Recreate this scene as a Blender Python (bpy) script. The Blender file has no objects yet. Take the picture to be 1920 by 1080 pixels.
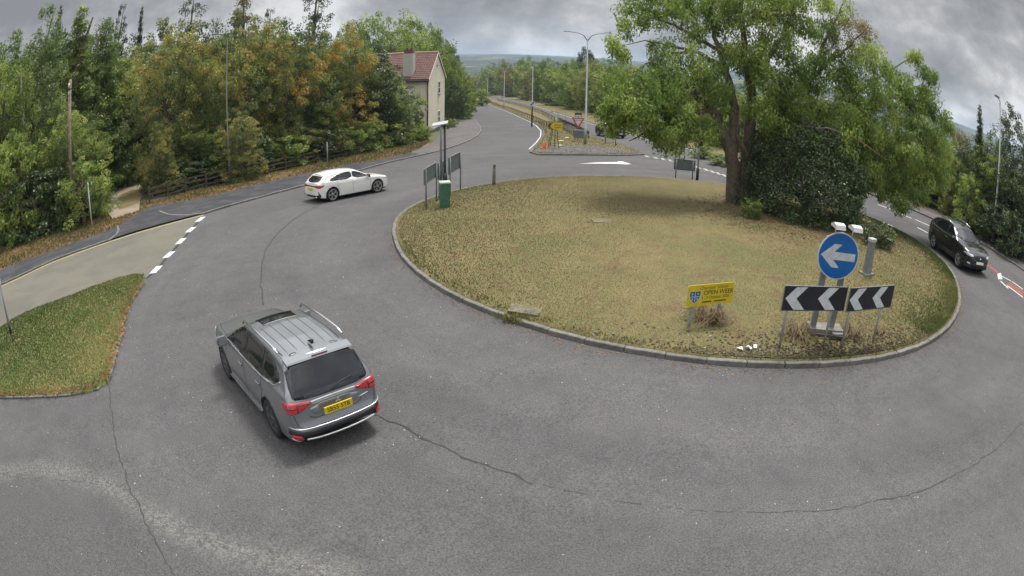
import bpy, bmesh, math, random
import numpy as np
from mathutils import Vector, Matrix, Euler
from mathutils.geometry import delaunay_2d_cdt
from mathutils.bvhtree import BVHTree
R = math.radians
SC = bpy.context.scene
COL = SC.collection

# ------------------------------------------------------------ camera, world, sun, exposure
CAM_H = 5.8
PITCH, ROLL = 0.3744198, -0.0173277          # looking down, small roll
FPX, KD = 1157.67, -0.133003                 # r = F (t + K t^3), pixels of a 1920 wide picture
cd = bpy.data.cameras.new('camera'); cam = bpy.data.objects.new('camera', cd); COL.objects.link(cam)
cd.type = 'PANO'
cd.panorama_type = 'FISHEYE_LENS_POLYNOMIAL'
cd.sensor_width = 36; cd.sensor_fit = 'HORIZONTAL'
cd.fisheye_fov = R(170)
cd.clip_start = 0.05; cd.clip_end = 9000
def _theta(r):
    rr = r / FPX; t = rr
    for _ in range(30): t = t - (t + KD*t**3 - rr) / (1 + 3*KD*t*t)
    return t
_rs = np.linspace(5, 1110, 400); _th = np.array([_theta(v) for v in _rs]); _mm = _rs/(1920/36)
_A = np.c_[np.ones_like(_mm), _mm, _mm**2, _mm**3, _mm**4]
_c = np.linalg.lstsq(_A, _th, rcond=None)[0]
cd.fisheye_polynomial_k0, cd.fisheye_polynomial_k1, cd.fisheye_polynomial_k2, cd.fisheye_polynomial_k3, cd.fisheye_polynomial_k4 = [-float(v) for v in _c]
# camera frame
_up = np.array([0, math.cos(PITCH), math.sin(PITCH)])
_cr, _sr = math.cos(ROLL), math.sin(ROLL)
_up = np.array([_cr*_up[0]-_sr*_up[1], _sr*_up[0]+_cr*_up[1], _up[2]])
_fw = np.array([0, 0, -1.0]); _fw = _fw - _fw.dot(_up)*_up; _fw /= np.linalg.norm(_fw)
_rt = np.cross(_fw, _up)
CM = np.array([_rt, _fw, _up])               # camera frame -> world
m4 = Matrix([list(CM[i]) + [0] for i in range(3)] + [[0, 0, 0, 1]]); m4.translation = (0, 0, CAM_H)
cam.matrix_world = m4
SC.camera = cam

SC.view_settings.view_transform = 'Standard'; SC.view_settings.look = 'None'
SC.view_settings.exposure = 1.0; SC.view_settings.gamma = 1.0
SC.view_settings.use_curve_mapping = False
SC.cycles.max_bounces = 8; SC.cycles.transparent_max_bounces = 6; SC.cycles.volume_bounces = 0
SC.cycles.diffuse_bounces = 5; SC.cycles.glossy_bounces = 3
SC.cycles.use_denoising = True

SUN_EL, SUN_AZ = 70, 25                      # azimuth: degrees right of straight ahead
w = bpy.data.worlds.new('World'); SC.world = w; w.use_nodes = True
nt = w.node_tree; N = nt.nodes; Lk = nt.links
for n in list(N): N.remove(n)
out = N.new('ShaderNodeOutputWorld'); bg = N.new('ShaderNodeBackground'); Lk.new(bg.outputs[0], out.inputs[0])
sky = N.new('ShaderNodeTexSky'); sky.sky_type = 'NISHITA'; sky.sun_disc = False
sky.sun_elevation = R(SUN_EL); sky.sun_rotation = R(SUN_AZ)
bg.inputs[1].default_value = 0.1
tc = N.new('ShaderNodeTexCoord'); sep = N.new('ShaderNodeSeparateXYZ'); Lk.new(tc.outputs['Generated'], sep.inputs[0])
def mth(nt, op, a, b=None, c=None, clamp=False):
    n = nt.nodes.new('ShaderNodeMath'); n.operation = op; n.use_clamp = clamp
    for i, v in enumerate((a, b, c)):
        if v is None: continue
        if isinstance(v, (int, float)): n.inputs[i].default_value = v
        else: nt.links.new(v, n.inputs[i])
    return n.outputs[0]
zc = mth(nt, 'MAXIMUM', sep.outputs[2], 0.0)
zz = mth(nt, 'ADD', mth(nt, 'MULTIPLY', zc, 0.35), 0.42)
cx = mth(nt, 'DIVIDE', sep.outputs[0], zz); cy = mth(nt, 'DIVIDE', sep.outputs[1], zz)
cmb = N.new('ShaderNodeCombineXYZ'); Lk.new(cx, cmb.inputs[0]); Lk.new(cy, cmb.inputs[1]); Lk.new(mth(nt, 'MULTIPLY', zc, 3.0), cmb.inputs[2])
def noise(nt, vec, scale, detail=4, rough=0.55, dist=0.0):
    n = nt.nodes.new('ShaderNodeTexNoise'); n.inputs['Scale'].default_value = scale
    n.inputs['Detail'].default_value = detail; n.inputs['Roughness'].default_value = rough
    n.inputs['Distortion'].default_value = dist
    if vec is not None: nt.links.new(vec, n.inputs['Vector'])
    return n.outputs['Fac']
def ramp(nt, fac, stops):
    n = nt.nodes.new('ShaderNodeValToRGB'); nt.links.new(fac, n.inputs[0]); e = n.color_ramp.elements
    while len(e) < len(stops): e.new(0.5)
    for i, (p, c) in enumerate(stops):
        e[i].position = p; e[i].color = (*c, 1) if len(c) == 3 else c
    return n.outputs[0]
def mixc(nt, fac, a, b, typ='MIX'):
    n = nt.nodes.new('ShaderNodeMix'); n.data_type = 'RGBA'; n.blend_type = typ
    for i, v in ((0, fac), (6, a), (7, b)):
        if isinstance(v, (int, float)): n.inputs[i].default_value = v
        elif isinstance(v, tuple): n.inputs[i].default_value = (*v, 1) if len(v) == 3 else v
        else: nt.links.new(v, n.inputs[i])
    return n.outputs[2]
n1 = noise(nt, cmb.outputs[0], 1.15, 7, 0.5, 0.1)
n2 = noise(nt, cmb.outputs[0], 3.4, 8, 0.6, 0.15)
nn = mth(nt, 'ADD', mth(nt, 'MULTIPLY', n1, 0.62), mth(nt, 'MULTIPLY', n2, 0.38))
cloud = ramp(nt, nn, [(0.40, (2.3, 2.36, 2.5)), (0.455, (3.1, 3.15, 3.28)), (0.50, (4.0, 4.04, 4.1)), (0.53, (5.1, 5.1, 5.12)), (0.575, (7.0, 7.0, 7.0))])
hor = ramp(nt, zc, [(0.0, (0.66, 0.67, 0.69)), (0.1, (0.56, 0.56, 0.56)), (0.3, (0.58, 0.58, 0.58)), (0.95, (2.2, 2.2, 2.2))])
cloud = mixc(nt, 1.0, cloud, hor, 'MULTIPLY')
gap = ramp(nt, noise(nt, cmb.outputs[0], 0.8, 5, 0.6, 0.2), [(0.60, (0, 0, 0)), (0.72, (1, 1, 1))])
gapf = mth(nt, 'MULTIPLY', gap, 0.35)
Lk.new(mixc(nt, gapf, cloud, sky.outputs[0]), bg.inputs[0])

sd = bpy.data.lights.new('sun', 'SUN'); sd.energy = 1.9; sd.angle = R(15); sd.color = (1.0, 0.965, 0.9)
so = bpy.data.objects.new('sun', sd); COL.objects.link(so); so.location = (0, 0, 30)
_sdir = Vector((math.sin(R(SUN_AZ))*math.cos(R(SUN_EL)), math.cos(R(SUN_AZ))*math.cos(R(SUN_EL)), math.sin(R(SUN_EL))))
so.rotation_euler = _sdir.to_track_quat('Z', 'Y').to_euler()

# ------------------------------------------------------------ where a picture point lies in the place
def unproj(px, py):
    x, y = px-960, 540-py; r = math.hypot(x, y); t = _theta(r); s = math.sin(t)/max(r, 1e-9)
    return CM @ np.array([x*s, y*s, -math.cos(t)])
IC = np.array([7.4, 22.6])                   # centre of the roundabout
IRA = [0,15,30,60,90,120,150,169,186,194,207,220,228,242,253,265,283,294,307,321,339,351,360]
IRR = [11.75,11.8,11.9,12.1,12.3,12.4,12.35,12.2,11.82,11.7,11.75,11.92,12.03,12.18,12.21,12.15,12.02,11.87,11.7,11.62,11.72,11.73,11.75]
def terr(x, y):
    x = np.asarray(x, float); y = np.asarray(y, float)
    s = -0.4*x + 0.917*y; a = (s-11)/4.0
    d = np.where(a > 30, a, np.log1p(np.exp(np.clip(a, -50, 30))))*4.0
    d = np.where(d > 250, 250 + 60*np.tanh((d-250)/60), d)
    return -0.047*d
def mound(x, y):
    dx, dy = np.asarray(x)-IC[0], np.asarray(y)-IC[1]
    a = np.degrees(np.arctan2(dy, dx)) % 360; q = np.hypot(dx, dy)/np.interp(a, IRA, IRR)
    return np.where(q < 1, 0.11 + 0.55*np.clip(1-q**2, 0, 1), 0)
def surf(x, y): return terr(x, y) + mound(x, y)
_ts = np.concatenate([np.arange(2, 80, .1), np.arange(80, 600, 1.0)])
def G(px, py):
    d = unproj(px, py); P = np.outer(_ts, d) + [0, 0, CAM_H]; f = P[:, 2] - surf(P[:, 0], P[:, 1])
    i = np.where(f < 0)[0]; a, b = _ts[i[0]-1], _ts[i[0]]
    for _ in range(30):
        m = (a+b)/2; q = d*m + [0, 0, CAM_H]
        if q[2] < surf(q[0], q[1]): b = m
        else: a = m
    return d*a + [0, 0, CAM_H]
def G2(px, py): return tuple(float(v) for v in G(px, py)[:2])
def at(px, py, D):
    d = unproj(px, py); return np.array([0, 0, CAM_H]) + d*D/math.hypot(d[0], d[1])
def gz(x, y): return float(surf(x, y))

# ------------------------------------------------------------ materials
MATS = {}
def mat(name, col, rough=0.7, metal=0.0, coat=0.0, var=0.0, vscale=3.0, bump=0.0, bscale=40.0, spec=0.5, col2=None, obj_rand=0.0):
    if name in MATS: return MATS[name]
    m = bpy.data.materials.new(name); m.use_nodes = True; nt = m.node_tree; b = nt.nodes['Principled BSDF']
    b.inputs['Base Color'].default_value = (*col, 1); b.inputs['Roughness'].default_value = rough
    b.inputs['Metallic'].default_value = metal; b.inputs['Coat Weight'].default_value = coat
    b.inputs['Coat Roughness'].default_value = 0.05; b.inputs['Specular IOR Level'].default_value = spec
    tc = nt.nodes.new('ShaderNodeTexCoord'); c = None
    if var or col2:
        c2 = col2 or tuple(v*(1-var) for v in col); c1 = col if col2 else tuple(min(1, v*(1+var)) for v in col)
        c = mixc(nt, ramp(nt, noise(nt, tc.outputs['Object'], vscale, 5, 0.65), [(0.35, (0,0,0)), (0.65, (1,1,1))]), c1, c2)
    if obj_rand:
        oi = nt.nodes.new('ShaderNodeObjectInfo')
        v = mth(nt, 'MULTIPLY_ADD', oi.outputs['Random'], obj_rand*2, 1-obj_rand)
        cc = nt.nodes.new('ShaderNodeCombineColor')
        for i in range(3): nt.links.new(v, cc.inputs[i])
        c = mixc(nt, 1.0, c if c is not None else col, cc.outputs[0], 'MULTIPLY')
    if c is not None: nt.links.new(c, b.inputs['Base Color'])
    if bump:
        bn = nt.nodes.new('ShaderNodeBump'); bn.inputs['Strength'].default_value = bump; bn.inputs['Distance'].default_value = 0.02
        nt.links.new(noise(nt, tc.outputs['Object'], bscale, 3, 0.6), bn.inputs['Height']); nt.links.new(bn.outputs[0], b.inputs['Normal'])
    MATS[name] = m; return m

def ground_mat(name, base, alt, speck=0.25, sscale=55, big=0.3, alt_lo=0.42, alt_hi=0.62, rough=0.92, bump=0.5, wear=None, third=None):
    m = bpy.data.materials.new(name); m.use_nodes = True; nt = m.node_tree; b = nt.nodes['Principled BSDF']
    tc = nt.nodes.new('ShaderNodeTexCoord'); o = tc.outputs['Object']
    c = mixc(nt, ramp(nt, noise(nt, o, big, 6, 0.62, 0.6), [(alt_lo, (0,0,0)), (alt_hi, (1,1,1))]), base, alt)
    if third: c = mixc(nt, ramp(nt, noise(nt, o, big*3.1, 5, 0.7, 0.4), [(0.52, (0,0,0)), (0.68, (1,1,1))]), c, third)
    if wear:
        at_ = nt.nodes.new('ShaderNodeAttribute'); at_.attribute_name = 'wear'
        brk = ramp(nt, noise(nt, o, 13.0, 5, 0.85), [(0.44, (0.0,0.0,0.0)), (0.56, (1,1,1))])
        c = mixc(nt, mth(nt, 'MULTIPLY', at_.outputs['Fac'], brk), c, wear)
        sp_ = nt.nodes.new('ShaderNodeSeparateXYZ'); nt.links.new(o, sp_.inputs[0])
        dx_ = mth(nt, 'SUBTRACT', sp_.outputs[0], float(IC[0])); dy_ = mth(nt, 'SUBTRACT', sp_.outputs[1], float(IC[1]))
        rr_ = mth(nt, 'SQRT', mth(nt, 'ADD', mth(nt, 'MULTIPLY', dx_, dx_), mth(nt, 'MULTIPLY', dy_, dy_)))
        cb_ = nt.nodes.new('ShaderNodeCombineXYZ'); nt.links.new(mth(nt, 'MULTIPLY', rr_, 0.75), cb_.inputs[0]); nt.links.new(mth(nt, 'MULTIPLY', dx_, 0.05), cb_.inputs[1]); nt.links.new(mth(nt, 'MULTIPLY', dy_, 0.05), cb_.inputs[2])
        c = mixc(nt, 1.0, c, ramp(nt, noise(nt, cb_.outputs[0], 1.0, 4, 0.6), [(0.35, (.91,.91,.92)), (0.65, (1.08,1.075,1.06))]), 'MULTIPLY')
        c = mixc(nt, 1.0, c, ramp(nt, noise(nt, o, 1.7, 6, 0.75, 0.8), [(0.3, (.86,.86,.86)), (0.5, (1,1,1)), (0.72, (1.12,1.11,1.09))]), 'MULTIPLY')
        at2 = nt.nodes.new('ShaderNodeAttribute'); at2.attribute_name = 'dark'
        c = mixc(nt, at2.outputs['Fac'], c, tuple(v*0.8 for v in base))
    s1 = ramp(nt, noise(nt, o, sscale, 3, 0.75), [(0.3, (1-speck*1.5,)*3), (0.5, (1,1,1)), (0.7, (1+speck*1.6,)*3)])
    c = mixc(nt, 1.0, c, s1, 'MULTIPLY')
    nt.links.new(c, b.inputs['Base Color']); b.inputs['Roughness'].default_value = rough; b.inputs['Specular IOR Level'].default_value = 0.3
    bn = nt.nodes.new('ShaderNodeBump'); bn.inputs['Strength'].default_value = bump; bn.inputs['Distance'].default_value = 0.012
    nt.links.new(noise(nt, o, sscale*1.0, 3, 0.7), bn.inputs['Height']); nt.links.new(bn.outputs[0], b.inputs['Normal'])
    MATS[name] = m; return m

def leaf_mat(name, cols, rough=0.55, trans=0.25):
    """cols: list of (position, colour) run through a per-leaf tint plus a per-object shift"""
    m = bpy.data.materials.new(name); m.use_nodes = True; nt = m.node_tree; b = nt.nodes['Principled BSDF']
    a = nt.nodes.new('ShaderNodeAttribute'); a.attribute_name = 'tint'
    oi = nt.nodes.new('ShaderNodeObjectInfo')
    f = mth(nt, 'ADD', a.outputs['Fac'], mth(nt, 'MULTIPLY_ADD', oi.outputs['Random'], 0.16, -0.08), clamp=True)
    c = ramp(nt, f, cols)
    nt.links.new(c, b.inputs['Base Color']); b.inputs['Roughness'].default_value = rough; b.inputs['Specular IOR Level'].default_value = 0.35
    tr = nt.nodes.new('ShaderNodeBsdfTranslucent'); nt.links.new(mixc(nt, 1.0, c, (1.28, 1.32, 0.95), 'MULTIPLY'), tr.inputs[0])
    mx = nt.nodes.new('ShaderNodeMixShader'); mx.inputs[0].default_value = trans
    nt.links.new(b.outputs[0], mx.inputs[1]); nt.links.new(tr.outputs[0], mx.inputs[2])
    nt.links.new(mx.outputs[0], nt.nodes['Material Output'].inputs[0])
    MATS[name] = m; return m

# ------------------------------------------------------------ mesh helpers
def link(name, me, m=None, parent=None, loc=None, rot=None, label=None, cat=None, group=None, kind=None):
    o = bpy.data.objects.new(name, me); COL.objects.link(o)
    if m is not None and me is not None:
        if not me.materials: me.materials.append(m)
        elif me.materials[0] is not m: o.material_slots[0].link = 'OBJECT'; o.material_slots[0].material = m
    if parent is not None: o.parent = parent
    if loc is not None: o.location = loc
    if rot is not None: o.rotation_euler = rot
    for k, v in (('label', label), ('category', cat), ('group', group), ('kind', kind)):
        if v: o[k] = v
    return o
def thing(name, label, cat, loc=(0,0,0), rz=0, group=None):
    o = bpy.data.objects.new(name, None); COL.objects.link(o); o.empty_display_size = 0.3
    o.location = loc; o.rotation_euler = (0, 0, rz); o['label'] = label; o['category'] = cat
    if group: o['group'] = group
    return o
class MB:
    def __init__(s): s.v = []; s.f = []; s.sm = []
    def add(s, vs, fs, smooth=False):
        n = len(s.v); s.v += [tuple(v) for v in vs]; s.f += [tuple(i+n for i in f) for f in fs]; s.sm += [smooth]*len(fs); return s
    def box(s, c, d, rz=0, M=None):
        vs = []
        for x in (-.5, .5):
            for y in (-.5, .5):
                for z in (-.5, .5):
                    v = Vector((x*d[0], y*d[1], z*d[2]))
                    if rz: v = Matrix.Rotation(rz, 3, 'Z') @ v
                    if M is not None: v = M @ v
                    vs.append(v + Vector(c))
        return s.add(vs, [(0,1,3,2),(4,6,7,5),(0,4,5,1),(2,3,7,6),(0,2,6,4),(1,5,7,3)])
    def tube(s, pts, rad, n=8, caps=True, smooth=True):
        pts = [Vector(p) for p in pts]; rad = rad if hasattr(rad, '__len__') else [rad]*len(pts); vs = []; prev = None
        for i, p in enumerate(pts):
            d = (pts[min(i+1, len(pts)-1)] - pts[max(i-1, 0)]).normalized()
            if prev is None:
                a = d.orthogonal().normalized()
            else:
                a = prev - d*prev.dot(d); a = a.normalized() if a.length > 1e-6 else d.orthogonal().normalized()
            prev = a; b = d.cross(a)
            for k in range(n):
                t = 2*math.pi*k/n; vs.append(p + (a*math.cos(t) + b*math.sin(t))*rad[i])
        fs = [(i*n+k, i*n+(k+1) % n, (i+1)*n+(k+1) % n, (i+1)*n+k) for i in range(len(pts)-1) for k in range(n)]
        s.add(vs, fs, smooth)
        if caps:
            n0 = len(s.v) - len(vs); s.f += [tuple(n0+k for k in range(n))[::-1], tuple(n0+(len(pts)-1)*n+k for k in range(n))]; s.sm += [False, False]
        return s
    def prism(s, poly, fn, t0, t1):
        """poly 2D, fn(u,v,t)->3D, extruded between t0 and t1"""
        n = len(poly); vs = [fn(u, v, t0) for u, v in poly] + [fn(u, v, t1) for u, v in poly]
        tri = delaunay_2d_cdt([Vector(p) for p in poly], [], [list(range(n))], 1, 1e-6)
        ids = [o[0] if o else None for o in tri[3]]
        fs = []
        for f in tri[2]:
            g = [ids[i] for i in f]
            if None in g: continue
            fs.append(tuple(g)); fs.append(tuple(i+n for i in g[::-1]))
        fs += [(i, (i+1) % n, n+(i+1) % n, n+i) for i in range(n)]
        return s.add(vs, fs)
    def lathe(s, prof, n=24, M=None, smooth=True):
        vs = []
        for r, z in prof:
            for k in range(n):
                t = 2*math.pi*k/n; v = Vector((r*math.cos(t), r*math.sin(t), z)); vs.append(M @ v if M is not None else v)
        m = len(prof)
        return s.add(vs, [(i*n+k, i*n+(k+1) % n, (i+1)*n+(k+1) % n, (i+1)*n+k) for i in range(m-1) for k in range(n)], smooth)
    def mesh(s, name='mesh', recalc=True):
        me = bpy.data.meshes.new(name); me.from_pydata(s.v, [], s.f); me.polygons.foreach_set('use_smooth', s.sm)
        if recalc:
            bm = bmesh.new(); bm.from_mesh(me); bmesh.ops.recalc_face_normals(bm, faces=bm.faces); bm.to_mesh(me); bm.free()
        me.update(); return me
def bevel(me, w=0.01, seg=2):
    bm = bmesh.new(); bm.from_mesh(me); bmesh.ops.bevel(bm, geom=bm.edges[:], offset=w, segments=seg, affect='EDGES', clamp_overlap=True)
    bm.to_mesh(me); bm.free(); return me
def part(name, mb, m, parent, **k):
    return link(name, mb.mesh(name) if isinstance(mb, MB) else mb, m, parent, **k)
def resample(P, step, closed=False):
    P = [np.array(p, float) for p in P]; o = []
    rng = range(len(P) if closed else len(P)-1)
    for i in rng:
        a, b = P[i], P[(i+1) % len(P)]; n = max(1, int(math.ceil(np.linalg.norm(b-a)/step)))
        for k in range(n): o.append(a + (b-a)*k/n)
    if not closed: o.append(P[-1])
    return o
def smooth_line(P, it=2, closed=False):
    P = [np.array(p, float) for p in P]
    for _ in range(it):
        Q = []
        n = len(P)
        if not closed: Q.append(P[0])
        for i in range(n if closed else n-1):
            a, b = P[i], P[(i+1) % n]; Q += [a*.75+b*.25, a*.25+b*.75]
        if not closed: Q.append(P[-1])
        P = Q
    return P
def tri_poly(poly, cell, maxd=None):
    poly = resample(poly, max(cell, 0.3), True)
    A = np.array(poly); n = len(A); lo = A.min(0); hi = A.max(0)
    pts = [Vector(p) for p in A]
    gx = np.arange(math.ceil(lo[0]/cell)*cell, hi[0], cell); gy = np.arange(math.ceil(lo[1]/cell)*cell, hi[1], cell)
    X, Y = np.meshgrid(gx, gy); P = np.c_[X.ravel(), Y.ravel()]
    ins = np.zeros(len(P), bool); j = n-1
    for i in range(n):
        xi, yi, xj, yj = A[i][0], A[i][1], A[j][0], A[j][1]
        c = ((yi > P[:, 1]) != (yj > P[:, 1])) & (P[:, 0] < (xj-xi)*(P[:, 1]-yi)/((yj-yi) or 1e-12) + xi); ins ^= c; j = i
    pts += [Vector(p) for p in P[ins]]
    r = delaunay_2d_cdt(pts, [], [list(range(n))], 1, 1e-4)
    return [tuple(v) for v in r[0]], [tuple(f) for f in r[2]]
def sheet(name, poly, m, off, cell=1.0, height=terr, parent=None, skirt=0.0, **k):
    V, Fc = tri_poly(poly, cell); A = np.array(V); Z = height(A[:, 0], A[:, 1]) + off
    me = bpy.data.meshes.new(name); me.from_pydata([(v[0], v[1], z) for v, z in zip(V, Z)], [], Fc)
    bm = bmesh.new(); bm.from_mesh(me); bmesh.ops.recalc_face_normals(bm, faces=bm.faces)
    if bm.faces and sum(f.normal.z for f in bm.faces) < 0: bmesh.ops.reverse_faces(bm, faces=bm.faces)
    for f in bm.faces: f.smooth = True
    if skirt:
        be = [e for e in bm.edges if e.is_boundary]; r = bmesh.ops.extrude_edge_only(bm, edges=be)
        for v in [g for g in r['geom'] if isinstance(g, bmesh.types.BMVert)]: v.co.z -= skirt
    bm.to_mesh(me); bm.free()
    if 'label' not in k and 'cat' not in k and parent is None: k.setdefault('kind', 'structure')
    return link(name, me, m, parent, **k)
def ribbon(P, w0, w1=None):
    """polygon round a line: w0 to the left of it and w1 to the right"""
    P = [np.array(p, float) for p in P]; w1 = w0 if w1 is None else w1; L_, R_ = [], []
    for i, p in enumerate(P):
        d = P[min(i+1, len(P)-1)] - P[max(i-1, 0)]; d /= (np.linalg.norm(d) or 1); n = np.array([-d[1], d[0]])
        L_.append(p+n*w0); R_.append(p-n*w1)
    return L_, R_
def strip(name, P, w, m, off, step=0.8, height=terr, **k):
    P = resample(P, step); L_, R_ = ribbon(P, w/2); vs = []
    for a, b in zip(L_, R_):
        vs += [(a[0], a[1], float(height(*a))+off), (b[0], b[1], float(height(*b))+off)]
    fs = [(2*i+1, 2*i+3, 2*i+2, 2*i) for i in range(len(P)-1)]
    me = bpy.data.meshes.new(name); me.from_pydata(vs, [], fs); me.update()
    if 'label' not in k and k.get('parent') is None: k.setdefault('kind', 'structure')
    return link(name, me, m, k.pop('parent', None), **k)
rng = np.random.default_rng(7); random.seed(7)

# ------------------------------------------------------------ ground materials
M_road = ground_mat('asphalt', (0.092, 0.089, 0.091), (0.074, 0.072, 0.073), 0.36, 34, 0.22, 0.4, 0.66, wear=(0.24, 0.235, 0.205), bump=0.6)
M_tan = ground_mat('tan_road_dressing', (0.138, 0.130, 0.104), (0.112, 0.106, 0.090), 0.22, 40, 0.35)
M_pave = ground_mat('dark_footway_tarmac', (0.036, 0.037, 0.042), (0.062, 0.062, 0.066), 0.3, 40, 1.0)
M_pave2 = ground_mat('worn_footway_tarmac', (0.12, 0.108, 0.105), (0.088, 0.082, 0.082), 0.3, 40, 0.7)
M_dry = ground_mat('dry_grass', (0.155, 0.126, 0.056), (0.112, 0.104, 0.042), 0.42, 26, 0.45, 0.36, 0.62, third=(0.12, 0.078, 0.042), bump=1.0)
M_green = ground_mat('green_grass', (0.105, 0.130, 0.042), (0.170, 0.150, 0.066), 0.42, 26, 0.8, 0.40, 0.66, third=(0.10, 0.14, 0.035), bump=1.0)
M_verge = ground_mat('leaf_strewn_verge', (0.165, 0.098, 0.048), (0.135, 0.112, 0.050), 0.5, 22, 0.7, bump=1.0)
M_soil = ground_mat('rough_soil', (0.088, 0.066, 0.046), (0.06, 0.056, 0.036), 0.55, 18, 1.1, bump=1.0)
M_field = ground_mat('field_ground', (0.075, 0.085, 0.035), (0.12, 0.11, 0.05), 0.2, 2, 0.02)
M_dirt = ground_mat('dirt_track', (0.26, 0.21, 0.16), (0.19, 0.15, 0.11), 0.35, 18, 0.7, bump=0.8)
M_white = mat('road_paint', (0.50, 0.50, 0.49), 0.8, var=0.16, vscale=9, bump=0.3, bscale=60)
M_yellow = mat('yellow_line_paint', (0.36, 0.31, 0.13), 0.8, var=0.25, vscale=6)
M_seal = mat('bitumen_seal', (0.022, 0.022, 0.024), 0.7, var=0.3)
M_kerb = mat('kerb_concrete', (0.145, 0.138, 0.125), 0.9, var=0.3, vscale=5, bump=0.5, bscale=50, obj_rand=0.18)
M_red = mat('red_road_surface', (0.20, 0.07, 0.055), 0.9, var=0.25, vscale=5, bump=0.4)

# ------------------------------------------------------------ outlines
K1 = [G2(*p) for p in [(0,536),(40,518),(100,490),(160,468),(207,452),(260,435),(320,418),(385,401),(430,387),(480,373),(530,359),(580,346),(632,333),(685,317),(720,307),(755,299),(792,291),(830,282),(857,273),(880,264),(895,255),(902,246),(900,237),(892,226),(880,216),(871,207),(868,199),(873,192),(884,184)]]
_d = np.array(K1[0]) - np.array(K1[2]); _d /= np.linalg.norm(_d)
K1_out = tuple(np.array(K1[0]) + _d*40)
far_dir = np.array(K1[-1]) - np.array(G2(870, 198)); 
# the dual carriageway runs straight away from the last points
DL = np.array(G2(884, 184)); DR = np.array(G2(929, 178))
ax = np.array([-0.135, 0.991]); 
K1far = DL + ax*140; RFfar = DR + ax*110
RF = [G2(*p) for p in [(929,178),(960,186),(1000,196),(1047,212),(1110,231),(1180,250),(1247,269),(1307,281),(1360,294)]]
KR = [G2(*p) for p in [(1635,367),(1677,382),(1715,397),(1790,432),(1845,460),(1885,485),(1919,507)]]
_e = np.array(KR[-1]) - np.array(KR[-3]); _e /= np.linalg.norm(_e)
KR_out = np.array(KR[-1]) + _e*30
midc = [(26.5, 44.0), (25.4, 38.0)]
road_poly = [K1_out] + K1 + [tuple(K1far), tuple(RFfar)] + RF + midc + KR + [tuple(KR_out), (40, -14), (-62, -14), (-62, 5)]

# ground sheet to the horizon: rings growing outwards
def ground():
    rr = np.concatenate([np.arange(0, 100, 2.5), np.arange(100, 400, 12), np.geomspace(400, 4300, 16)]); na = 180
    vs = [(0, 20, float(terr(0, 20))-0.06)]; fs = []
    for r in rr[1:]:
        for k in range(na):
            t = 2*math.pi*k/na; x, y = r*math.cos(t), 20+r*math.sin(t)
            dist = math.hypot(x, y); z = float(terr(x, y)) - 0.06
            if dist > 350: z -= min(1, (dist-350)/500)*14
            vs.append((x, y, z))
    for k in range(na): fs.append((0, 1+k, 1+(k+1) % na))
    for i in range(len(rr)-2):
        for k in range(na):
            a = 1+i*na+k; b = 1+i*na+(k+1) % na; fs.append((a, a+na, b+na, b))
    me = bpy.data.meshes.new('ground'); me.from_pydata(vs, [], fs); me.polygons.foreach_set('use_smooth', [True]*len(fs)); me.update()
    return link('ground', me, M_field, kind='structure')
ground()

def far_hills():
    rn = np.random.default_rng(3); na = 260; azs = np.radians(np.linspace(-75, 85, na)); rr = np.geomspace(900, 4200, 26); vs = []
    ph = rn.uniform(0, 6.28, 12); fr = rn.uniform(3, 40, 12); am = 1/fr**0.7
    def nz(a, s): return sum(am[i]*math.sin(fr[i]*a + ph[i] + s*i) for i in range(12))
    for j, r in enumerate(rr):
        t = j/25
        for a in azs:
            ridge = 60 + 7*nz(a, 0)
            z = -30 + (ridge+30)*(t**1.15) + 9*nz(a*1.7+t*4, t*3)*t*(1-t)*2
            if j == 25: z -= 75
            vs.append((r*math.sin(a), r*math.cos(a), z))
    fs = [(j*na+i, j*na+i+1, (j+1)*na+i+1, (j+1)*na+i) for j in range(25) for i in range(na-1)]
    me = bpy.data.meshes.new('far_hills'); me.from_pydata(vs, [], fs); me.polygons.foreach_set('use_smooth', [True]*len(fs)); me.update()
    m = bpy.data.materials.new('hill_fields'); m.use_nodes = True; nt = m.node_tree; b = nt.nodes['Principled BSDF']
    tc = nt.nodes.new('ShaderNodeTexCoord'); v = nt.nodes.new('ShaderNodeTexVoronoi'); v.inputs['Scale'].default_value = 0.006
    nt.links.new(tc.outputs['Object'], v.inputs['Vector'])
    hsv = nt.nodes.new('ShaderNodeSeparateColor'); nt.links.new(v.outputs['Color'], hsv.inputs[0])
    c = ramp(nt, hsv.outputs[0], [(0.0, (0.025,0.04,0.018)), (0.4, (0.04,0.058,0.022)), (0.62, (0.08,0.09,0.035)), (0.8, (0.17,0.145,0.07)), (1.0, (0.06,0.08,0.035))])
    c = mixc(nt, ramp(nt, noise(nt, tc.outputs['Object'], 0.008, 6, 0.7), [(0.42, (0,0,0)), (0.47, (1,1,1))]), c, (0.012, 0.022, 0.012))
    nt.links.new(c, b.inputs['Base Color']); b.inputs['Roughness'].default_value = 1
    link('far_hills', me, m, kind='structure')
far_hills()

road = sheet('road', road_poly, M_road, 0.0, 1.4)
def seg_dist(P, A, B):
    A = np.array(A); B = np.array(B); d = B-A; t = np.clip(((P-A) @ d)/(d @ d), 0, 1); return np.linalg.norm(P-(A+t[:, None]*d), axis=1)
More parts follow.
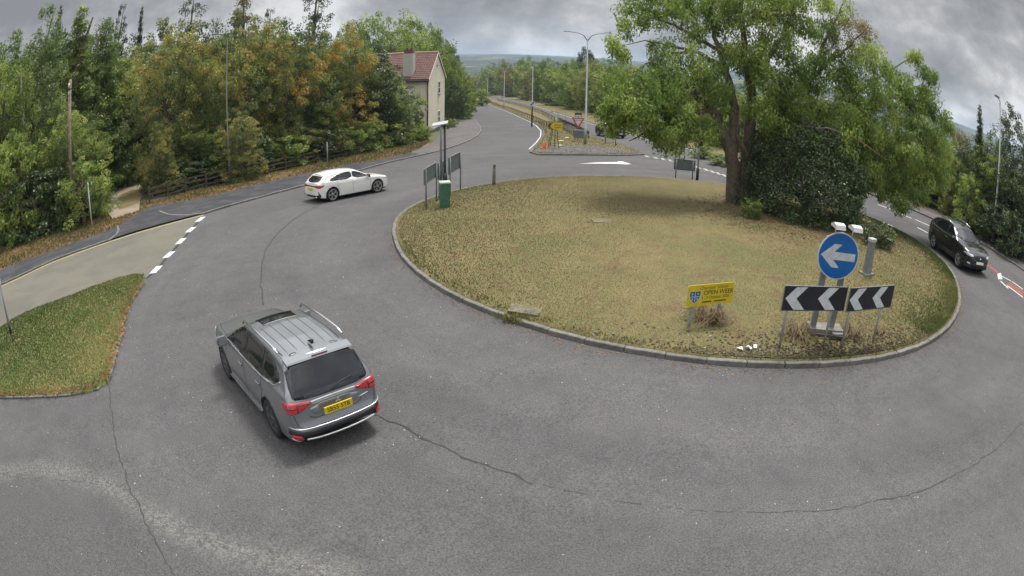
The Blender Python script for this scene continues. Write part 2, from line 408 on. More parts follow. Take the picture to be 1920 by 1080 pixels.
# worn pale band at the lower left, as an attribute of the surface (kept fine only near it)
wear_line = [G2(*p) for p in [(2,885),(70,878),(140,885),(205,912),(262,950),(320,985),(400,1020),(500,1050),(640,1075)]]
near_poly = [(-9.5, 1.2), (-9.5, 8.6), (-3, 8.6), (3, 5), (3, 1.2)]
def near_patch():
    V, Fc = tri_poly([(-13, -2), (-13, 8.5), (-6.5, 8.8), (6, 7), (14, 7), (14, -2)], 0.16); A = np.array(V)
    d = np.min([seg_dist(A, wear_line[i], wear_line[i+1]) for i in range(len(wear_line)-1)], axis=0)
    me = bpy.data.meshes.new('road_patch'); me.from_pydata([(v[0], v[1], float(z)) for v, z in zip(V, terr(A[:, 0], A[:, 1])+0.004)], [], Fc)
    for p in me.polygons: p.use_smooth = True
    me.update()
    if me.polygons[0].normal.z < 0: me.flip_normals()
    a = me.attributes.new('wear', 'FLOAT', 'POINT'); a.data.foreach_set('value', np.clip(1-d/0.42, 0, 1).astype(np.float32)*0.46)
    # a slightly darker older surface beyond the seam at the lower left
    L = np.array([G2(*p) for p in [(2,900),(210,930),(400,1040),(640,1079)]]); yl = np.interp(A[:, 0], L[:, 0], L[:, 1])
    b = me.attributes.new('dark', 'FLOAT', 'POINT'); b.data.foreach_set('value', (np.clip((yl - A[:, 1])/0.5, 0, 1)*np.clip((2-A[:, 0])/3, 0, 1)*0.55).astype(np.float32))
    link('road_near_surface', me, M_road, kind='structure')
near_patch()

# side road with pale tan surface
give = [G2(*p) for p in [(382,404),(375,412),(357,432),(339,454),(317,479),(293,507),(276,522)]]
SPL = [G2(*p) for p in [(0,619),(22,604),(50,589),(95,572),(140,556),(180,540),(225,525),(255,518),(272,519),(268,530),(262,545),(250,565),(240,585),(232,618),(220,655),(213,685),(207,712),(196,725),(175,735),(145,741),(80,745),(0,747)]]
_s0 = np.array(SPL[0]); _s1 = np.array(SPL[-1])
SPLo = [tuple(_s0 + _d*26)] + SPL + [tuple(_s1 + np.array([-26, -4.0]))]
tan_poly = [K1_out] + K1[:8] + give + [tuple(np.array(p)+[0, -0.02]) for p in SPL[:9]][::-1] + [tuple(_s0 + _d*26)]
sheet('side_road', tan_poly, M_tan, 0.006, 1.0)
strip('yellow_line', [tuple(K1_out)] + [tuple(np.array(p) + np.array([0.10, -0.30])) for p in K1[:8]], 0.15, M_yellow, 0.011)
strip('seam', give[1:], 0.12, M_seal, 0.010)

# central island
ia = np.radians(np.arange(0, 360, 3)); isl = [(IC[0]+np.interp(math.degrees(a), IRA, IRR)*math.cos(a), IC[1]+np.interp(math.degrees(a), IRA, IRR)*math.sin(a)) for a in ia]
isl_in = [tuple(IC + (np.array(p)-IC)*0.994) for p in isl]
def isl_h(x, y):
    dx, dy = x-IC[0], y-IC[1]; a = np.degrees(np.arctan2(dy, dx)) % 360; q = np.hypot(dx, dy)/np.interp(a, IRA, IRR)
    return terr(x, y) + 0.11 + 0.55*np.clip(1-q**2, 0, 1)
central = sheet('central_island', isl_in, M_dry, 0.0, 0.6, height=isl_h, skirt=0.25)

# kerb stones, one by one, along a line
def kerb_mesh(L=0.9, W=0.13, Hh=0.25):
    mb = MB().box((0, 0, -Hh/2), (L-0.012, W, Hh)); me = mb.mesh('kerb_stone'); return bevel(me, 0.012, 1)
KM = kerb_mesh()
def lay_kerb(owner, P, closed=False, top=0.115, W=0.13, drop=None, m=None, maxn=300, mesh=None):
    P = [np.array(p, float) for p in P]
    if closed: P = P + [P[0]]
    Ls = [0]; 
    for i in range(len(P)-1): Ls.append(Ls[-1] + np.linalg.norm(P[i+1]-P[i]))
    A = np.array(P); T = Ls[-1]; n = int(T/0.9)
    for k in range(min(n, maxn)):
        s0, s1 = k*T/n, (k+1)*T/n
        a = np.array([np.interp(s0, Ls, A[:, 0]), np.interp(s0, Ls, A[:, 1])]); b = np.array([np.interp(s1, Ls, A[:, 0]), np.interp(s1, Ls, A[:, 1])])
        c = (a+b)/2; za, zb = float(terr(*a)), float(terr(*b)); d = b-a
        o = link('kerb_stone', mesh or KM, m or M_kerb, owner)
        o.location = (c[0]+random.uniform(-.006, .006), c[1]+random.uniform(-.006, .006), (za+zb)/2 + top + random.uniform(-.008, .006) - (drop(c) if drop else 0))
        o.rotation_euler = (random.uniform(-.03, .03), -math.atan2(zb-za, np.linalg.norm(d)), math.atan2(d[1], d[0]) + random.uniform(-.01, .01))
        o.scale = (T/n/0.9, 1, 1)
lay_kerb(central, isl, True, W=0.13)

# left splitter island
spl = sheet('splitter_island', SPLo, M_green, 0.09, 0.5, skirt=0.2)
lay_kerb(spl, SPLo[14:], top=0.06, maxn=30)
lay_kerb(spl, SPLo[:9], top=0.06, maxn=40)

# pavement and verge along the left
PI = [G2(*p) for p in [(0,509),(50,489),(100,472),(150,454),(217,430),(250,408),(285,388),(330,383),(400,369),(480,348),(530,336),(575,327),(655,310),(730,297),(770,287),(805,273),(838,245),(853,232),(855,222),(853,210),(858,196),(872,187)]]
PI_out = tuple(np.array(PI[0]) + _d*40)
M_ap = M_pave
sheet('pavement', [tuple(K1_out)] + K1[:17] + PI[:15][::-1] + [PI_out], M_pave, 0.085, 0.9)
sheet('pavement', K1[16:] + PI[14:][::-1], M_pave2, 0.083, 0.9)
lay_kerb(bpy.data.objects['pavement'], [K1_out] + K1[:5], top=0.10, maxn=70)
lay_kerb(bpy.data.objects['pavement'], K1[7:], top=0.105, maxn=150)
crv1 = smooth_line([G2(*p) for p in [(207,452),(222,441),(225,432),(218,424)]]); crv2 = smooth_line([G2(*p) for p in [(385,402),(350,407),(318,406),(300,398)]])
for c in (crv1, crv2): lay_kerb(bpy.data.objects['pavement'], c, top=0.10)
FN = [G2(*p) for p in [(0,462),(60,444),(135,425),(190,405),(235,375),(285,383),(350,362),(425,345),(500,328),(570,312),(640,295),(700,283),(770,262),(800,252)]]
FN_out = tuple(np.array(FN[0]) + _d*40)
sheet('verge', [PI_out] + PI[:16] + FN[::-1] + [FN_out], M_verge, 0.075, 0.7)
# woodland floor beyond the fence
sheet('woodland_floor', [FN_out] + FN + [(-12, 90), (-60, 90), (-80, 30), (-75, 10)], M_soil, 0.05, 2.0)
# dirt track into the wood
trk = [G2(*p) for p in [(262,398),(213,414),(200,398),(196,382),(212,362),(235,350),(262,343),(268,352)]]
sheet('dirt_track', trk, M_dirt, 0.10, 0.5)
gs_ = [G2(*p) for p in [(225,395),(216,382),(228,367),(250,358),(266,357),(268,372),(262,384)]]
sheet('track_grass', gs_, M_dry, 0.115, 0.5)

# median of the dual carriageway
ML = [G2(*p) for p in [(994,287),(1000,280),(1012,268),(1020,256),(1020,245),(1010,235),(1000,229),(980,220),(960,211),(925,198),(905,190),(893,185.5)]]
MR = [G2(*p) for p in [(1210,290),(1190,281),(1165,272),(1135,265),(1108,257),(1085,246),(1062,233),(1040,220),(1015,208),(985,199),(945,190),(918,183)]]
Mf = (np.array(ML[-1])+ax*120, np.array(MR[-1])+ax*120)
front = [G2(*p) for p in [(1010,291.5),(1060,291.5),(1120,291.5),(1175,292)]]
med = sheet('median_island', [tuple(Mf[0])] + ML[::-1] + front + MR + [tuple(Mf[1])], M_dry, 0.10, 0.8, skirt=0.2)
lay_kerb(med, [ML[1], ML[0]] + front + [MR[0], MR[1]], top=0.125)
lay_kerb(med, ML[1:8], top=0.10)
pv = [G2(*p) for p in [(998,288),(1012,278),(1060,276),(1110,275),(1160,279),(1200,289),(1120,290),(1050,290.3)]]
sheet('median_paving', pv, M_pave2, 0.125, 0.6)
lineL = [tuple(np.array(p)) for p in ML[1:]]
strip('edge_line', [tuple(np.array(a)+np.array([-0.35, 0.0])) for a in lineL] + [tuple(Mf[0]+np.array([-0.35, 0]))], 0.10, M_white, 0.006)
strip('edge_line', [G2(*p) for p in [(1068,234),(1093,242),(1098,250),(1112,258),(1160,270)]], 0.12, M_white, 0.006)

# right verge and far side
sheet('verge', [tuple(RFfar)] + RF + [(20, 55), (34, 70), (40, 130), (10, 300)], M_dry, 0.075, 1.6)
strip('edge_line', [tuple(np.array(p)+[-.25,-.1]) for p in RF], 0.14, M_white, 0.006)
PR = [G2(*p) for p in [(1640,359),(1690,378),(1740,399),(1800,424),(1858,456),(1919,490)]]
PR_out = np.array(PR[-1]) + _e*30
sheet('pavement', KR + [tuple(KR_out), tuple(PR_out)] + PR[::-1], M_pave2, 0.09, 0.9)
lay_kerb(bpy.data.objects['pavement.001'], midc[-1:] + KR + [tuple(KR_out)], top=0.11, maxn=60)
sheet('verge', midc + PR[:] + [tuple(PR_out), (70, -10), (70, 60), (34, 70), (20, 55), RF[-1]], M_soil, 0.06, 1.6)

# markings
def quad(name, pts, m=None, off=0.010): 
    me = bpy.data.meshes.new(name); me.from_pydata([(x, y, float(terr(x, y))+off) for x, y in pts], [], [tuple(range(len(pts)))]); me.update()
    if me.polygons[0].normal.z < 0: me.flip_normals()
    return link(name, me, m or M_white, kind='structure')
def dash(a, b, w, name='road_marking', off=0.012):
    a = np.array(a); b = np.array(b); d = (b-a)/np.linalg.norm(b-a); n = np.array([-d[1], d[0]])*w/2
    quad(name, [tuple(a+n), tuple(b+n), tuple(b-n), tuple(a-n)], off=off)
for p, q in [((287,513),(300,499)),((311,484),(324,472)),((334,458),(345,447)),((352,436),(364,426)),((370,416),(381,407))]:
    dash(G2(*p), G2(*q), 0.30, 'give_way_dash')
gl = [G2(*p) for p in [(1210,293),(1235,297),(1262,302),(1300,312),(1330,320),(1358,329),(1395,342)]]
for off_ in (0, 0.55):
    L_ = [tuple(np.array(p)+[0.1*off_, off_]) for p in gl]
    P_ = resample(L_, 0.5)
    for i in range(0, len(P_)-1, 2): dash(P_[i], P_[min(i+1, len(P_)-1)]*0.95 + P_[i]*0.05, 0.2, 'give_way_dash')
quad('deflection_arrow', [G2(*p) for p in [(1084,307.4),(1120,304.6),(1157,303.6),(1160,302.2),(1168,302.6),(1184,307.6),(1176,308.2),(1155,307.2),(1120,307)]])
for p, q in [((1645,384),(1672,394)),((1680,398),(1708,410)),((1715,412),(1742,424)),((1719,427),(1738,437)),((1655,417),(1673,425))]:
    dash(G2(*p), G2(*q), 0.14)
quad('splitter_marking', [G2(*p) for p in [(1870,514),(1877,512),(1880,524),(1872,524)]])
for p, q in [((1872,515),(1896,527)),((1876,527),(1891,541)),((1889,536),(1919,558)),((1898,528),(1919,543))]: dash(G2(*p), G2(*q), 0.14, 'splitter_marking')
sheet('red_surfacing', [G2(*p) for p in [(1846,495),(1852,494),(1874,511),(1871,514)]], M_red, 0.007, 0.8)
sheet('red_surfacing', [G2(*p) for p in [(1893,529),(1919,546),(1919,557),(1886,535)]], M_red, 0.007, 0.8)

def crack(pts, w=0.035, amp=0.03, name='bitumen_seam', step=0.12, gap=0.0):
    P = resample(smooth_line([G2(*p) for p in pts], 2), step); r = np.random.default_rng(len(pts)+int(pts[0][0]))
    L_, R_ = ribbon(P, 1.0); vs = []; o = 0
    for i, p in enumerate(P):
        n = L_[i]-p; o = o*0.85 + r.normal(0, amp*0.5); ww = w*r.uniform(0.25, 1.15); a = p+n*(o+ww/2); b = p+n*(o-ww/2)
        vs += [(a[0], a[1], float(terr(*a))+0.0085), (b[0], b[1], float(terr(*b))+0.0085)]
    fs = [(2*i+1, 2*i+3, 2*i+2, 2*i) for i in range(len(P)-1) if r.random() > gap]
    me = bpy.data.meshes.new(name); me.from_pydata(vs, [], fs); me.update(); link(name, me, M_seal, kind='structure')
crack([(602,382),(570,398),(540,418),(512,444),(493,478),(487,515),(489,545),(493,572)], 0.05, 0.02)
crack([(702,779),(760,803),(850,850),(930,886),(1000,906)], 0.05, 0.035)
crack([(1000,906),(1090,925),(1190,945),(1300,958),(1470,962)], 0.014, 0.02, gap=0.35)
for _p, _q in [((760,803),(775,822)),((850,850),(872,842)),((905,876),(915,893)),((238,905),(222,915)),((1700,930),(1712,942)),((1800,890),(1790,905)),((228,860),(243,868))]: crack([_p, ((_p[0]+_q[0])/2+3, (_p[1]+_q[1])/2-2), _q], 0.012, 0.02)
crack([(1470,962),(1560,955),(1640,944),(1705,928)], 0.025, 0.03, gap=0.1)
crack([(1705,928),(1800,890),(1865,848),(1919,790)], 0.035, 0.04)
crack([(206,725),(212,800),(228,860),(238,905),(258,955),(290,1010),(330,1078)], 0.028, 0.035, gap=0.04)
crack([(0,890),(60,896),(130,902),(190,905)], 0.012, 0.03, gap=0.4)
crack([(230,600),(222,650),(213,700)], 0.02, 0.03, gap=0.3)

# ------------------------------------------------------------ object materials
M_post = mat('galvanised_post', (0.30, 0.315, 0.325), 0.55, 0.35, var=0.15, vscale=8)
M_greypost = mat('grey_painted_post', (0.17, 0.18, 0.19), 0.6, var=0.15, vscale=6)
M_signback = mat('sign_back_grey', (0.13, 0.15, 0.165), 0.6, 0.2, var=0.15, vscale=5)
M_blue = mat('sign_blue', (0.004, 0.115, 0.38), 0.4, var=0.06, vscale=2)
M_swhite = mat('sign_white', (0.52, 0.54, 0.55), 0.45, var=0.14, vscale=6)
M_sblack = mat('sign_black', (0.014, 0.013, 0.017), 0.45, var=0.2, vscale=4)
M_syel = mat('sign_yellow', (0.56, 0.43, 0.015), 0.5, var=0.08, vscale=5)
M_navy = mat('shield_navy', (0.01, 0.03, 0.09), 0.5)
M_sred = mat('sign_red', (0.42, 0.03, 0.03), 0.5)
M_orange = mat('cone_orange', (0.62, 0.12, 0.03), 0.6)
M_black = mat('black_metal', (0.012, 0.012, 0.014), 0.5)
M_cabinet = mat('cabinet_green', (0.040, 0.120, 0.072), 0.55, var=0.2, vscale=6)
M_cabtop = mat('cabinet_top', (0.36, 0.40, 0.36), 0.7, var=0.2, vscale=9)
M_solar = mat('solar_panel_pale', (0.36, 0.40, 0.43), 0.25)
M_wood = mat('weathered_wood', (0.085, 0.072, 0.058), 0.9, col2=(0.06, 0.05, 0.04), vscale=12, bump=0.4)
M_pole = mat('telegraph_pole_wood', (0.26, 0.21, 0.15), 0.9, col2=(0.14, 0.08, 0.06), vscale=3)
M_conc = mat('concrete', (0.20, 0.19, 0.17), 0.95, var=0.25, vscale=5, bump=0.5)
M_plas = mat('white_lamp_housing', (0.6, 0.6, 0.58), 0.5)
M_lamp = mat('column_grey', (0.24, 0.25, 0.25), 0.5, 0.2)
M_rail = mat('weathered_barrier_steel', (0.36, 0.31, 0.23), 0.7, 0.1, var=0.2, vscale=2)
M_railn = mat('new_barrier_steel', (0.55, 0.57, 0.60), 0.35, 0.6)
M_litter = mat('white_litter', (0.7, 0.7, 0.7), 0.7)
M_stem = mat('dead_stem', (0.20, 0.145, 0.085), 0.9, var=0.4, vscale=9)
M_dark = mat('dark_rubber', (0.02, 0.02, 0.022), 0.8)
V3 = Vector
def surfz(p): return gz(p[0], p[1])
def loc(p, dz=0.0): return (float(p[0]), float(p[1]), gz(p[0], p[1])+dz)
def text_part(name, s, size, m, parent, mat4, extrude=0.001):
    cu = bpy.data.curves.new(name, 'FONT'); cu.body = s; cu.size = size; cu.align_x = 'CENTER'; cu.align_y = 'CENTER'; cu.extrude = extrude; cu.resolution_u = 3
    o = bpy.data.objects.new('tmp', cu); COL.objects.link(o); dg = bpy.context.evaluated_depsgraph_get()
    me = bpy.data.meshes.new_from_object(o.evaluated_get(dg)); bpy.data.objects.remove(o)
    me.transform(mat4); me.materials.clear(); return link(name, me, m, parent)

def board_frame(A, B):
    """frame for an upright board standing along A->B (2D), face turned to the right of that way"""
    a = np.array(A[:2]); b = np.array(B[:2]); d = (b-a)/np.linalg.norm(b-a); return a, math.atan2(d[1], d[0])

# --- chevron boards (local x along the board, -y faces the road)
def chevron_board(A, B, x0, x1, chev, label, postx):
    a, rz = board_frame(A, B); base = gz(*a)
    t = thing('chevron_sign', label, 'road sign', (a[0], a[1], base), rz, 'black and white chevron boards on the roundabout')
    W = x1-x0; zb, zt = 0.93, 1.51; xc = (x0+x1)/2
    part('board', MB().box((xc, 0, (zb+zt)/2), (W, 0.012, zt-zb)), M_sblack, t)
    fr = MB()
    for z in (zb, zt): fr.box((xc, 0, z), (W+0.024, 0.03, 0.012))
    for x in (x0, x1): fr.box((x, 0, (zb+zt)/2), (0.012, 0.0302, zt-zb-0.012))
    part('board_edge', fr, M_greypost, t)
    for cx_ in chev:
        h = zt-zb-0.05; z0 = zb+0.025; z1 = zt-0.025; zm = (z0+z1)/2; s = 0.26; wd = 0.29
        poly = [(cx_, zm), (cx_+s, z0), (cx_+s+wd, z0), (cx_+wd, zm), (cx_+s+wd, z1), (cx_+s, z1)]
        part('chevron', MB().prism(poly, lambda u, v, t_: (u, t_, v), -0.010, -0.0062), M_swhite, t)
    for px_ in postx:
        gx, gy = a[0]+math.cos(rz)*px_, a[1]+math.sin(rz)*px_; dz = gz(gx, gy)-base
        part('post', MB().tube([(px_, 0.04, dz-0.2), (px_, 0.04, zt-0.04)], 0.030, 10), M_post, t)
chevron_board((5.82, 11.11), (7.59, 11.1), 0, 1.76, (0.06, 0.94), 'long chevron board with two white arrowheads on black, left of the two boards', (0.18, 1.42))
chevron_board((7.61, 11.02), (9.28, 11.30), 0, 1.70, (0.04, 0.88), 'chevron board angled away with two white arrowheads on black, right of the two boards', (0.16, 1.36))

# --- blue round sign
def blue_sign():
    pA = G(1522.6, 622); pB = G(1560, 630); a = np.array([7.05, 11.84]); b = np.array([8.12, 11.63]); rz = math.atan2(b[1]-a[1], b[0]-a[0])
    c = np.array([7.53, 11.73]); base = gz(*c)
    t = thing('keep_left_sign', 'big round blue sign with a white arrow pointing left above the chevron boards', 'road sign', (c[0], c[1], base), rz)
    Rr = 0.575; zc_ = 1.975
    disc = [(Rr*math.cos(k*math.pi/32), Rr*math.sin(k*math.pi/32)+zc_) for k in range(64)]
    fn = lambda u, v, t_: (u, t_, v)
    part('rim', MB().prism(disc, fn, -0.010, 0.010), M_swhite, t)
    part('disc', MB().prism([((x)*0.945, (z-zc_)*0.945+zc_) for x, z in disc], fn, -0.014, -0.0102), M_blue, t)
    al = 0.49
    ar = [(-al, 0), (-0.15, 0.285), (0.06, 0.285), (-0.14, 0.095), (al-0.02, 0.095), (al-0.02, -0.095), (-0.14, -0.095), (0.06, -0.285), (-0.15, -0.285)]
    part('arrow', MB().prism([(u, v+zc_) for u, v in ar], fn, -0.018, -0.0142), M_swhite, t)
    for x in (-0.30, 0.22):
        part('post', MB().box((x, 0.09, 1.2), (0.14, 0.10, 2.4)), M_greypost, t)
    for x in (-0.18, 0.30):
        lp = part('lamp_unit', MB().tube([(x, 0.02, 2.50), (x, -0.02, 2.66), (x, -0.05, 2.70)], 0.018, 6).prism([(-0.20, 0), (-0.17, 0.10), (0.02, 0.12), (0.22, 0.05), (0.22, 0)], lambda u, v, t_, x=x: (x+t_, -0.12-u if False else u-0.16, v+2.68), -0.13, 0.13), M_plas, t)
    bs = part('base_slab', MB().box((0.05, 0.10, 0.05), (0.95, 0.45, 0.22)), M_conc, t)
    for (x0, y0, x1, y1) in ((-0.35, -0.22, 0.62, -0.30), (0.60, -0.26, 0.46, 0.02)):
        part('base_board', MB().box(((x0+x1)/2, (y0+y1)/2, 0.06), (math.hypot(x1-x0, y1-y0), 0.035, 0.06), rz=math.atan2(y1-y0, x1-x0)), M_wood, t)
    part('ballast', MB().box((0.34, -0.12, 0.06), (0.34, 0.26, 0.12), rz=0.15), M_conc, t)
blue_sign()

# --- yellow sign
def yellow_sign():
    a, rz = board_frame((3.90, 12.23), (5.18, 12.555)); base = gz(*a); W, Hh = 1.30, 0.51; zb = 0.49
    t = thing('open_week_sign', 'yellow notice board with a blue shield, standing on two posts by dead stems', 'notice board', (a[0], a[1], base), rz)
    r_ = 0.05; poly = []
    for cx_, cz_, s0 in ((W-r_, zb+Hh-r_, 0), (r_, zb+Hh-r_, 90), (r_, zb+r_, 180), (W-r_, zb+r_, 270)):
        for k in range(5): poly.append((cx_+r_*math.cos(R(s0+k*22.5)), cz_+r_*math.sin(R(s0+k*22.5))))
    fn = lambda u, v, t_: (u, t_, v)
    part('board', MB().prism(poly, fn, -0.008, 0.008), M_syel, t)
    sh = [(0, 0.28), (0.28, 0.28), (0.28, 0.18), (0.25, 0.09), (0.14, 0), (0.03, 0.09), (0, 0.18)]
    part('shield_edge', MB().prism([(0.06+(u-0.14)*1.12+0.15, zb+0.06+v*1.08) for u, v in sh], fn, -0.0105, -0.0082), M_swhite, t)
    part('shield', MB().prism([(0.21+(u-0.14), zb+0.077+v) for u, v in sh], fn, -0.0125, -0.0107), M_navy, t)
    cr = MB()
    for dx, dz, w_, h_ in ((0, .15, .035, .24), (0, .16, .25, .03)): cr.box((0.21+dx, -0.0137, zb+0.077+dz), (w_, 0.002, h_))
    for dx, dz in ((-.08, .225), (.08, .225), (-.07, .10), (.07, .10)): cr.box((0.21+dx, -0.0137, zb+0.077+dz), (.05, .002, .055))
    part('shield_charge', cr, mat('shield_pale', (0.25, 0.4, 0.5), 0.5), t)
    def tx(s, size, x, z, m=M_sblack): text_part('lettering', s, size, m, t, Matrix.Translation((x, -0.0095, z)) @ Matrix.Rotation(R(90), 4, 'X'))
    tx('Chorister School', 0.115, 0.72, zb+0.43, mat('sign_text_brown', (0.10, 0.07, 0.03), 0.6))
    tx('OPEN WEEK', 0.155, 0.87, zb+0.305)
    tx('5 - 9 October 2026', 0.10, 0.79, zb+0.185, MATS['sign_text_brown'])
    for x_, w_ in ((0.56, .26), (0.94, .34)): part('small_print', MB().box((x_, -0.0095, zb+0.085), (w_, .002, .035)), MATS['sign_text_brown'], t)
    for x in (0.19, 0.98):
        part('post', MB().box((x, 0.045, 0.45), (0.06, 0.06, 1.0)), M_post, t)
yellow_sign()

# --- grey illuminated bollard stub behind
def bollard():
    p = G(1624, 514); b = at(1632, 452, math.hypot(p[0], p[1])); Hh = b[2]-surfz(p)
    t = thing('grey_marker_post', 'squat grey metal box post on the grass right of the blue sign', 'bollard', loc(p), R(20))
    part('body', MB().prism([(-.17, 0), (.17, 0), (.12, Hh), (-.12, Hh)], lambda u, v, t_: (u, t_, v), -.09, .09), M_greypost, t)
    part('cap', MB().box((0, 0, Hh+0.05), (.30, .22, .10)), M_cabtop, t)
    part('foot', MB().box((0, 0, 0.02), (.5, .4, .08)), M_conc, t)
bollard()

# --- cabinet with twin pole solar unit
def cabinet():
    p = np.array([-2.82, 24.62]); t = thing('roadside_cabinet', 'dark green metal cabinet with pale lid at the left edge of the roundabout', 'cabinet', loc(p), R(12))
    part('body', MB().box((0, 0, 0.50), (0.40, 0.42, 1.06)), M_cabinet, t)
    part('lid', MB().box((0, 0, 1.06), (0.46, 0.48, 0.06)), M_cabtop, t)
    part('door', MB().box((0, -0.216, 0.52), (0.33, 0.012, 0.92)), M_cabinet, t)
    p2 = np.array([-2.95, 25.35]); u = thing('monitoring_pole', 'slim black pole carrying a flat pale solar panel behind the green cabinet', 'pole', loc(p2), 0)
    part('pole', MB().tube([(0.06, 0, 0), (0.06, 0, 1.0), (0.04, 0, 3.5)], [0.06, 0.05, 0.045], 10), M_black, u)
    part('second_pole', MB().tube([(-0.14, 0.25, 0), (-0.14, 0.25, 3.3)], 0.05, 10), M_signback, u)
    part('collar', MB().tube([(0.06, 0, 0.9), (0.06, 0, 1.35)], [0.12, 0.08], 10), M_black, u)
    part('solar_panel', MB().box((-0.15, 0.0, 3.52), (0.66, 0.36, 0.04), M=Matrix.Rotation(R(-10), 3, 'Y') @ Matrix.Rotation(R(14), 3, 'X')), M_solar, u)
    part('panel_bracket', MB().tube([(0.04, 0, 3.35), (-0.15, 0, 3.48)], 0.02, 6), M_black, u)
cabinet()

# --- direction boards seen from behind
def back_board(p0, p1, zb, zt, label, name='direction_sign', nposts=2, group=None, ins=0.12, dark=M_signback, framed=False):
    a, rz = board_frame(p0, p1); L = float(np.linalg.norm(np.array(p1[:2])-np.array(p0[:2]))); base = gz(*a)
    t = thing(name, label, 'road sign', (a[0], a[1], base), rz, group)
    part('board', MB().box((L/2, 0, (zb+zt)/2), (L, 0.02, zt-zb)), dark, t)
    e = MB()
    for z in (zb, zt): e.box((L/2, -0.005, z), (L+0.03, 0.04, 0.03))
    for x in (0, L): e.box((x, -0.005, (zb+zt)/2), (0.03, 0.041, zt-zb-0.03))
    part('edge_channel', e, M_greypost if not framed else M_black, t)
    for k in range(nposts):
        x = ins + (L-2*ins)*k/max(1, nposts-1) if nposts > 1 else L/2; gx, gy = a[0]+math.cos(rz)*x, a[1]+math.sin(rz)*x
        part('post', MB().tube([(x, -0.05, gz(gx, gy)-base-0.1), (x, -0.05, zt-0.02)], 0.038, 8), M_greypost, t)
back_board((-3.70, 24.7), (-3.42, 26.5), 1.02, 1.68, 'grey back of the nearest direction board left of the green cabinet', group='direction boards seen from behind')
back_board((-3.40, 26.7), (-3.08, 27.6), 0.95, 1.68, 'grey back of the middle direction board just behind the green cabinet', group='direction boards seen from behind')
back_board((-3.02, 27.8), (-2.62, 29.6), 1.0, 1.80, 'grey back of the farthest direction board right of the black pole', group='direction boards seen from behind')
_l = VPs = None
a1 = G(1268, 333); b1 = G(1295, 336)
_a = a1[:2] + (a1[:2]-b1[:2])*0.12; _b = b1[:2] + (b1[:2]-a1[:2])*0.12
_a = a1[:2]; _n = np.array([math.cos(R(-10)), math.sin(R(-10))])
back_board(_a - _n*0.15, _a + _n*1.15, 0.55, 1.18, 'dark grey back of a low sign board on two legs near the far kerb', name='low_sign', framed=True)
def black_post():
    p = G(1308, 337); t = thing('sign_post', 'tall black post with a small white plate beside the low sign board', 'post', loc(p), 0)
    part('post', MB().tube([(0, 0, 0), (0, 0, 0.75), (0, 0, 0.76), (0, 0, 2.45)], [0.09, 0.09, 0.055, 0.05], 10), M_black, t)
    part('plate', MB().box((-0.10, -0.06, 2.05), (0.22, 0.02, 0.5), rz=0.2), M_swhite, t)
    part('lantern', MB().box((0.06, 0.02, 2.3), (0.3, 0.25, 0.3)), M_black, t)
black_post()
def wood_post():
    p = G(926, 347); t = thing('wooden_post', 'short weathered timber post leaning on the far left edge of the island', 'post', loc(p), 0)
    part('post', MB().tube([(0, 0, -.1), (0.01, 0, 0.6), (0.02, 0, 1.05)], [0.085, 0.08, 0.075], 8), M_conc, t)
    part('cap_light', MB().box((0.02, -0.05, 0.98), (0.13, 0.10, 0.2)), M_signback, t)
wood_post()
M_conc2 = mat('weathered_slab', (0.135, 0.122, 0.080), 0.95, var=0.35, vscale=7, bump=0.5)
def manholes():
    p = G(1128, 415); o = link('drain_cover', MB().box((0, 0, 0.01), (0.70, 0.45, 0.012)).mesh(), M_conc2, None, loc(p), (0, 0, 0.1), 'flat grey concrete cover in the middle of the dry grass', 'drain cover')
    p = G(985, 592); o = link('drain_cover', MB().box((0, 0, 0.02), (0.75, 0.45, 0.04)).mesh(), M_conc2, None, (p[0], p[1]+.25, gz(p[0], p[1]+.25)+.0), (0, 0.0, -0.3), 'pale drain cover lying just inside the kerb of the island', 'drain cover')
manholes()

# --- slim posts on the left, telegraph pole, edge sign
def slim(px, py, topy, label, r=0.045, m=M_swhite, name='marker_post', cat='post', topx=None, group=None):
    p = G(px, py); q = at(topx or px, topy, math.hypot(p[0], p[1])); Hh = q[2]-surfz(p)
    t = link(name, MB().tube([(0, 0, -.1), (0, 0, Hh)], [r, r*0.8], 8).mesh(), m, None, loc(p), None, label, cat, group)
    return t, p, Hh
slim(174.5, 428, 339, 'slim pale grey post on the verge left of the dirt track')
slim(1906, 487, 416, 'slim grey pole beside the hedge at the right edge', m=M_lamp)
def tele():
    p = at(134, 330, 38.0); x, y = p[0], p[1]; b = gz(x, y); q = at(137, 147, 38.0); Hh = q[2]-b
    t = thing('telegraph_pole', 'wooden telegraph pole with pale insulators in front of the tall trees', 'telegraph pole', (x, y, b))
    part('pole', MB().tube([(0, 0, -.2), (0, 0, Hh)], [0.17, 0.12], 10), M_pole, t)
    part('insulator', MB().tube([(0.02, -0.14, Hh-0.55), (0.02, -0.14, Hh-0.25)], [0.08, 0.08], 8), M_plas, t)
    part('insulator', MB().tube([(0.02, -0.13, Hh-1.0), (0.02, -0.13, Hh-0.8)], [0.07, 0.07], 8), M_plas, t)
    part('crossbar', MB().box((0, -0.1, Hh-0.65), (0.5, 0.08, 0.08)), M_black, t)
tele()
